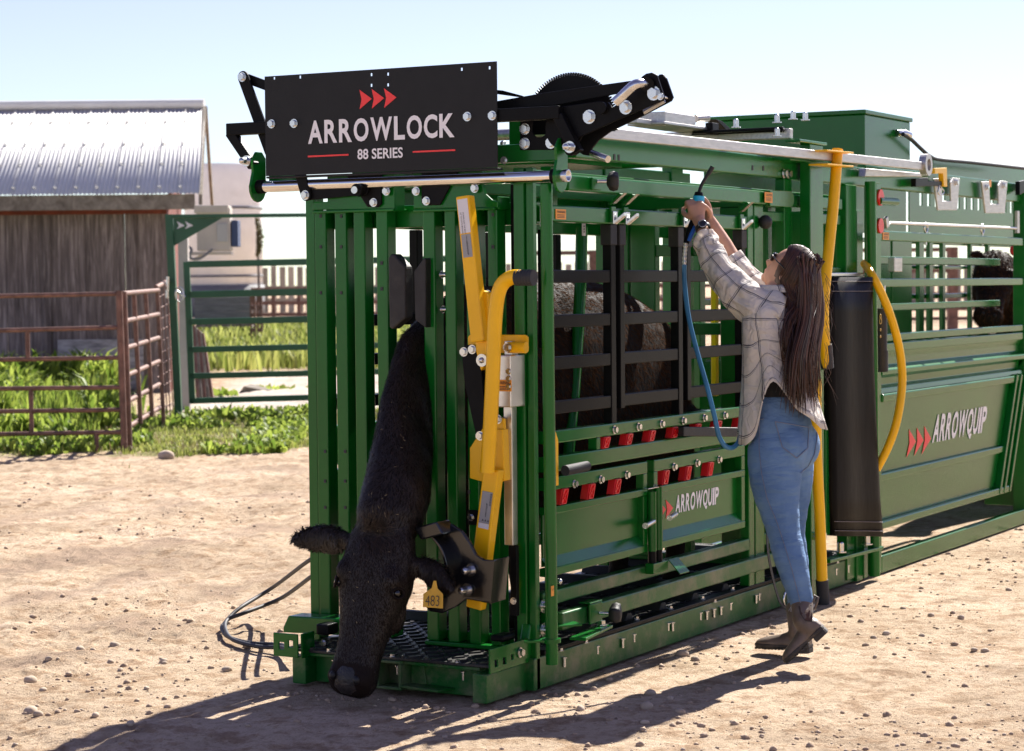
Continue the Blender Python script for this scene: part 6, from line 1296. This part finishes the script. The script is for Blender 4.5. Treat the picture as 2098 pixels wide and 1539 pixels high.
# ------------------------------------------------------------------ dosing gun in her hands, its hose
d_ = 9.625
gun = thing('dosing_gun', 'blue and black dosing gun held up in both hands of the woman', 'dosing gun', DP(1430,420,d_))
g = G(); g.tube(smooth_path([DP(1431,398,d_), DP(1437,380,d_+.01), DP(1446,364,d_+.01), DP(1452,355,d_+.01)],3), .0075, 10); g.tube([DP(1451,357,d_+.01), DP(1460,342,d_+.01)], .0105, 12); obj('nozzle', g, RUBBER, gun)
g = G(); g.tube([DP(1431,404,d_), DP(1432,394,d_)], [.022,.017], 14); obj('neck_nut', g, BLACK, gun)
g = G(); g.tube([DP(1424,446,d_), DP(1430,424,d_), DP(1432,402,d_)], [.020,.026,.025], 16); obj('barrel', g, CYAN, gun, .003)
g = G(); g.tube([DP(1424,446,d_), DP(1414,470,d_-.01), DP(1406,498,d_-.02)], [.016,.015,.013], 12); obj('grip', g, BLACK, gun)
g = G(); g.tube([DP(1436,458,d_), DP(1424,466,d_-.02), DP(1416,482,d_-.03), DP(1411,494,d_-.03)], [.008,.011,.010,.008], 10); obj('trigger', g, BLUE_TRIG, gun)
g = G(); g.tube(smooth_path([DP(1405,498,d_-.02), DP(1403,520,d_-.02), DP(1402,545,d_-.02)],12), [.0085+.0012*math.sin(i*1.7) for i in range(25)], 10); obj('spring_guard', g, ALU, gun)
hp = smooth_path([DP(1402,543,d_-.02), DP(1403,585,d_-.03), DP(1411,650,d_-.08), DP(1428,720,d_-.14), DP(1448,790,d_-.2), DP(1463,850,d_-.23), DP(1473,893,d_-.24), DP(1486,914,d_-.24), DP(1502,917,d_-.22), DP(1515,902,d_-.18), DP(1521,872,d_-.12)], 6)
g = G(); g.tube(hp, .0105, 12); tag(obj('supply_hose', g, HOSE_BLUE), 'thin blue hose hanging from the dosing gun past the plaid shirt', 'hose')
# ------------------------------------------------------------------ hydraulic hoses on the dirt
for k, (pts, lab) in enumerate((
    ([FX(648,1142,.25), FX(628,1152,.30), GZ(560,1203,.16), GZ(490,1247,.08), GZ(460,1277,.03), GZ(455,1290,.018), GZ(470,1306,.018), GZ(515,1318,.018), GZ(578,1322,.03), V(.05,1.2,.06)], 'upper of two black hydraulic hoses looping over the dirt left of the chute'),
    ([FX(650,1172,.25), FX(633,1185,.30), GZ(575,1226,.13), GZ(500,1256,.08), GZ(466,1270,.05), GZ(462,1290,.032), GZ(478,1311,.02), GZ(530,1325,.018), GZ(578,1327,.03), V(.05,1.18,.05)], 'lower of two black hydraulic hoses looping over the dirt left of the chute'))):
    g = G(); g.tube(smooth_path(pts, 8), .0095, 10); tag(obj('hydraulic_hose', g, HOSE_BLACK), lab, 'hose', 'hydraulic hoses')
g = G(); P = smooth_path([SY(1571,1085,-.06), SY(1573,1130,-.08), SY(1583,1185,-.09), SY(1597,1232,-.10), SY(1612,1250,-.10)], 4); n = len(P)
g.add([p+V(.012,0,0) for p in P]+[p-V(.012,0,0) for p in P], [(i,i+1,n+i+1,n+i) for i in range(n-1)]); o = obj('webbing_strap', g, RUBBER, chute); s = o.modifiers.new('t','SOLIDIFY'); s.thickness = .003
g = G(); c = SY(1610,1228,-.1); g.tube([c+V(.03*math.cos(t),0,.035*math.sin(t)) for t in np.linspace(0,2*math.pi,13)], .007, 6, False); g.tube([c+V(.02,0,0),c+V(.02,-.03,-.03)], .012, 8); obj('buckle', g, ZINC, chute)

# ------------------------------------------------------------------ pipe fences on the left
def PT(px, py, dep): return BG(lpx(px,dep), dep, zpx(py,dep))
fA = thing('corral_fence', 'long rusty pipe fence panel in front of the weeds and the barn wall', 'fence panel', PT(100,918,21.8), 'rusty pipe panels')
dA = 21.8
for y0, y1 in ((597,594),(668,663),(727,725),(786,786),(833,832),(880,878)):
    g = G(); g.tube([PT(-80,y0+.5,dA), PT(246,y1,dA)], .023, 10); obj('rail', g, RUST, fA)
for x, y0, y1 in ((55,668,727),(60,786,880),(193,880,926),(-60,594,930)):
    g = G(); g.tube([PT(x,y0,dA), PT(x,y1,dA)], .023, 10); obj('brace', g, RUST, fA)
g = G(); g.tube([PT(244,588,dA), PT(250,930,dA)], .034, 12); obj('end_post', g, RUST, fA)
fB = thing('corral_fence', 'short rusty pipe panel running back from the corner post', 'fence panel', PT(290,900,23.5), 'rusty pipe panels')
dB0, dB1 = 21.9, 24.9
for y0, y1 in ((594,588),(651,637),(707,685),(764,733),(818,780),(871,828)):
    g = G(); g.tube([PT(252,y0,dB0), PT(324,y1,dB1)], .026, 10); obj('rail', g, RUST, fB)
for x, d_ in ((253,21.9),(274,22.8),(298,23.8),(322,24.9)):
    t = (d_-dB0)/(dB1-dB0); g = G(); g.tube([PT(x,590-4*t,d_), PT(x+ (10 if x > 255 else 7),(922 if x < 255 else 871-43*t+3) if x < 320 else 878,d_)], .024 if x > 255 else .034, 10); obj('upright', g, RUST, fB)
fC = thing('mesh_fence', 'rusty wire mesh panel leading back to the green gate post', 'fence panel', PT(335,870,26.5), 'rusty pipe panels')
d0, d1 = 25.2, 27.2
for i in range(13):
    y0, y1 = 582+i*23, 574+i*23.0; g = G(); g.tube([PT(320,y0,d0), PT(350,y1-8,d1)], .007 if i else .03, 6); obj('rod', g, RUST, fC)
for i in range(5):
    t = i/4; dd = d0+(d1-d0)*t; g = G(); g.tube([PT(320+30*t,582-14*t,dd), PT(334+24*t,866-8*t,dd)], .014 if i in (0,4) else .007, 6); obj('rod', g, RUST, fC)
# ------------------------------------------------------------------ green gate with its tall frame
dG = 26.8
gf = thing('gate_frame', 'tall green gate frame with a braced top bar', 'gate frame', PT(360,850,dG))
g = G(); g.bar(PT(349,433,dG), PT(363,872,dG), .09, .09, FWD); obj('post', g, GATEGREEN, gf, .006)
g = G(); g.bar(PT(346,437,dG), PT(700,437,dG), .07, .045); obj('top_bar', g, GATEGREEN, gf, .006)
gp = G(); gp.plate([PT(358,441,dG), PT(458,441,dG), PT(359,497,dG), PT(358,488,dG)], FWD*.01); gz = obj('gusset', gp, GATEGREEN, gf)
for xa in (364, 381): g = G(); g.plate([PT(xa,447,dG-.008), PT(xa+17,456,dG-.008), PT(xa,463,dG-.008), PT(xa+5,456,dG-.008)], FWD*.003); obj('arrow_cutout', g, LABELWHITE, gz)
g = G(); g.bar(PT(390,866,dG), PT(720,863,dG), .06, .02); obj('sill', g, GATEGREEN, gf)
gate = thing('farm_gate', 'green pipe gate closed across the opening beside the chute', 'gate', PT(500,815,dG-.1))
dg = dG-.12
g = G(); g.bar(PT(383,530,dg), PT(391,820,dg), .075, .05, FWD); obj('stile', g, GATEGREEN, gate, .006); g = G(); g.bar(PT(955,530,dg), PT(958,812,dg), .075, .05, FWD); obj('stile', g, GATEGREEN, gate, .006)
for y0, y1, h_ in ((535.5,531,.078),(597,592,.082),(653,649,.076),(710,705,.072),(764,759,.070),(815,807,.070)):
    g = G(); g.bar(PT(385,y0,dg), PT(957,y1-3,dg), .05, h_); obj('rail', g, GATEGREEN, gate, .008)
g = G(); c = PT(368,597,dg-.06); g.tube([c+RGT*(.05*math.cos(t))+V(0,0,.09*math.sin(t)) for t in np.linspace(0,2*math.pi,13)], .010, 6, False); g.tube([PT(362,590,dg-.05), PT(380,602,dg-.05)], .018, 8); obj('latch_chain', g, ZINC, gate)
g = G(); g.tube([PT(344,560,25.4), PT(342,604,25.4)], .018, 8); obj('drop_pin', g, ZINC, fC)

# ------------------------------------------------------------------ weeds and grass (blades as real faces)
def blades(name, N_, region, h, wd, mt, seed, lean=.5, leafy=False):
    rg = np.random.default_rng(seed); P = region(rg, N_); n = len(P); lat, dep = P[:,0], P[:,1]
    z = relief(lat, dep)*np.clip((60-dep)/25,0,1) + ground_z(lat, dep)
    x = CAM.x+lat*RGT.x+dep*FWD.x; y = CAM.y+lat*RGT.y+dep*FWD.y
    hh = h(lat, dep, rg)*rg.uniform(.45,1.1,n); a = rg.uniform(0,2*math.pi,n); le = rg.uniform(.1,1,n)*lean*hh
    dx, dy = np.cos(a), np.sin(a); sx, sy = -dy, dx; w_ = wd*rg.uniform(.6,1.4,n)
    def pt(t, k, ww): return np.stack([x+dx*le*k+sx*w_*ww, y+dy*le*k+sy*w_*ww, z+hh*t],1)
    if leafy: vs = np.stack([pt(0,0,-.15),pt(0,0,.15),pt(.45,.25,1.2),pt(.45,.25,-1.2),pt(.85,.9,.9),pt(.85,.9,-.9),pt(.95,1.5,0)],1)
    else: vs = np.stack([pt(0,0,-1),pt(0,0,1),pt(.5,.25,.8),pt(.5,.25,-.8),pt(.85,.7,.45),pt(.85,.7,-.45),pt(1,1.1,0)],1)
    vs = vs.reshape(-1,3); k = np.arange(n)*7
    F4 = np.stack([np.stack([k,k+1,k+2,k+3],1), np.stack([k+3,k+2,k+4,k+5],1)],1).reshape(-1,4); F3 = np.stack([k+5,k+4,k+6],1)
    me = bpy.data.meshes.new(name); li = np.concatenate([F4.ravel(), F3.ravel()]).astype(np.int32)
    me.vertices.add(len(vs)); me.vertices.foreach_set('co', vs.ravel().astype(np.float32)); me.loops.add(len(li)); me.loops.foreach_set('vertex_index', li)
    me.polygons.add(3*n); me.polygons.foreach_set('loop_start', np.concatenate([np.arange(2*n)*4, 8*n+np.arange(n)*3]).astype(np.int32)); me.update(calc_edges=True); me.materials.append(mt)
    o = put(name, me); o['kind'] = 'stuff'; return o
def reg(l0, l1, d0, d1, dens=None):
    def f(rg, N_):
        lat = rg.uniform(l0,l1,N_*3); dep = d0+(d1-d0)*rg.random(N_*3); r_, p_ = px_zone(lat, dep); keep = r_*(1-p_)*(fbm(lat*1.6,dep*1.6,3,41)*1.5) > rg.random(N_*3)*.8
        if dens is not None: keep &= dens(lat, dep) > rg.random(N_*3)
        return np.stack([lat[keep],dep[keep]],1)[:N_]
    return f
blades('short_grass', 34000, reg(-7.5,1.5,19.6,27.6,lambda l,d: np.clip((fbm(l*2.2,d*2.2,3,77)-.36)*5,.04,1)), lambda l,d,r: .02+.20*np.clip(fbm(l*1.5,d*1.5,4,51)-.25,0,1), .006, GRASS, 1, .7)
blades('tall_weeds', 14000, reg(-8.5,-4.6,21.6,31.3, lambda l,d: np.clip((d-21.2)/1.0,0,1)), lambda l,d,r: np.clip(.10+.38*np.clip((d-22)/3,0,1)*(.4+fbm(l*1.1,d*1.1,3,52)),.1,.75)*np.where(l>-5.1,.55,1), .011, WEED, 2, .45)
blades('broadleaf_weeds', 36000, reg(-8.5,-2.2,20.8,31, lambda l,d: (fbm(l*.9,d*.9,2,61)>.40)*1.0), lambda l,d,r: np.clip(.05+.85*np.clip((d-22.0)/3,0,1)*.72*(l<-4.55)*np.clip(fbm(l*1.6,d*1.6,4,62)*2.4-.55,.05,1)+.10*r.random(len(l)),.04,.85), .020, WEED, 3, .5, True)
blades('dry_stems', 7000, reg(-7.5,1.5,19.4,27.6), lambda l,d,r: .03+.22*np.clip(fbm(l*1.9,d*1.9,4,58)-.3,0,1), .004, HAY, 6, .9)
blades('far_grass', 16000, reg(-9,3,37,58), lambda l,d,r: .25+.3*fbm(l*.5,d*.5,3,71), .035, GRASS, 4, .5)
# tall leafy stems against the barn
for px, top, dep in ((62,742,27.5),(80,750,27),(108,772,26.5),(128,748,27.5),(172,742,28),(228,766,27)):
    t = thing('tall_weed', 'bright green leafy weed standing tall against the barn boards', 'weed', PT(px,860,dep), 'tall weeds along the barn')
    b0 = PT(px,890,dep); tp = PT(px+RNG.uniform(-4,4),top,dep); g = G(); g.tube([b0, b0.lerp(tp,.5)+RGT*.02, tp], [.008,.006,.003], 5); obj('stem', g, WEED, t); g = G()
    for i in range(60):
        f = RNG.uniform(.25,1); p = b0.lerp(tp,f); a = RNG.uniform(0,6.28); d_ = V(math.cos(a),math.sin(a),RNG.uniform(-.1,.6)).normalized(); L_ = RNG.uniform(.07,.15)*(1.25-.6*f); s_ = d_.cross(V(0,0,1)).normalized()*L_*.24
        g.add([p, p+d_*L_*.5+s_, p+d_*L_-V(0,0,L_*.15), p+d_*L_*.5-s_], [(0,1,2,3)])
    obj('leaves', g, WEED, t)
dock = thing('dock_plant', 'clump of broad bright leaves growing at the foot of the gate', 'weed', PT(462,862,26.3)); g = G()
for i in range(46):
    p = PT(462,866,26.3)+RGT*RNG.normal(0,.16)+FWD*RNG.normal(0,.1); a = RNG.uniform(0,6.28); d_ = V(math.cos(a)*.6,math.sin(a)*.6,1).normalized(); L_ = RNG.uniform(.12,.32); s_ = d_.cross(FWD).normalized()*L_*.12
    g.add([p, p+d_*L_*.5+s_, p+d_*L_, p+d_*L_*.5-s_], [(0,1,2,3)])
obj('leaves', g, WEED, dock)
for px, py, dep, n in ((447,790,31,30),(545,785,33,30),(610,790,33,16),(620,872,25.6,26)):
    t = thing('weed_clump', 'small weed clump on the pale apron behind the green gate', 'weed', PT(px,py+10,dep), 'weed clumps by the gate'); g = G()
    for i in range(n):
        p = PT(px,py+16,dep)+RGT*RNG.normal(0,.14)+FWD*RNG.normal(0,.1); a = RNG.uniform(0,6.28); d_ = V(math.cos(a)*.7,math.sin(a)*.7,.8).normalized(); L_ = RNG.uniform(.08,.2); s_ = d_.cross(FWD).normalized()*L_*.25; g.add([p,p+d_*L_*.5+s_,p+d_*L_,p+d_*L_*.5-s_],[(0,1,2,3)])
    obj('leaves', g, WEED, t)
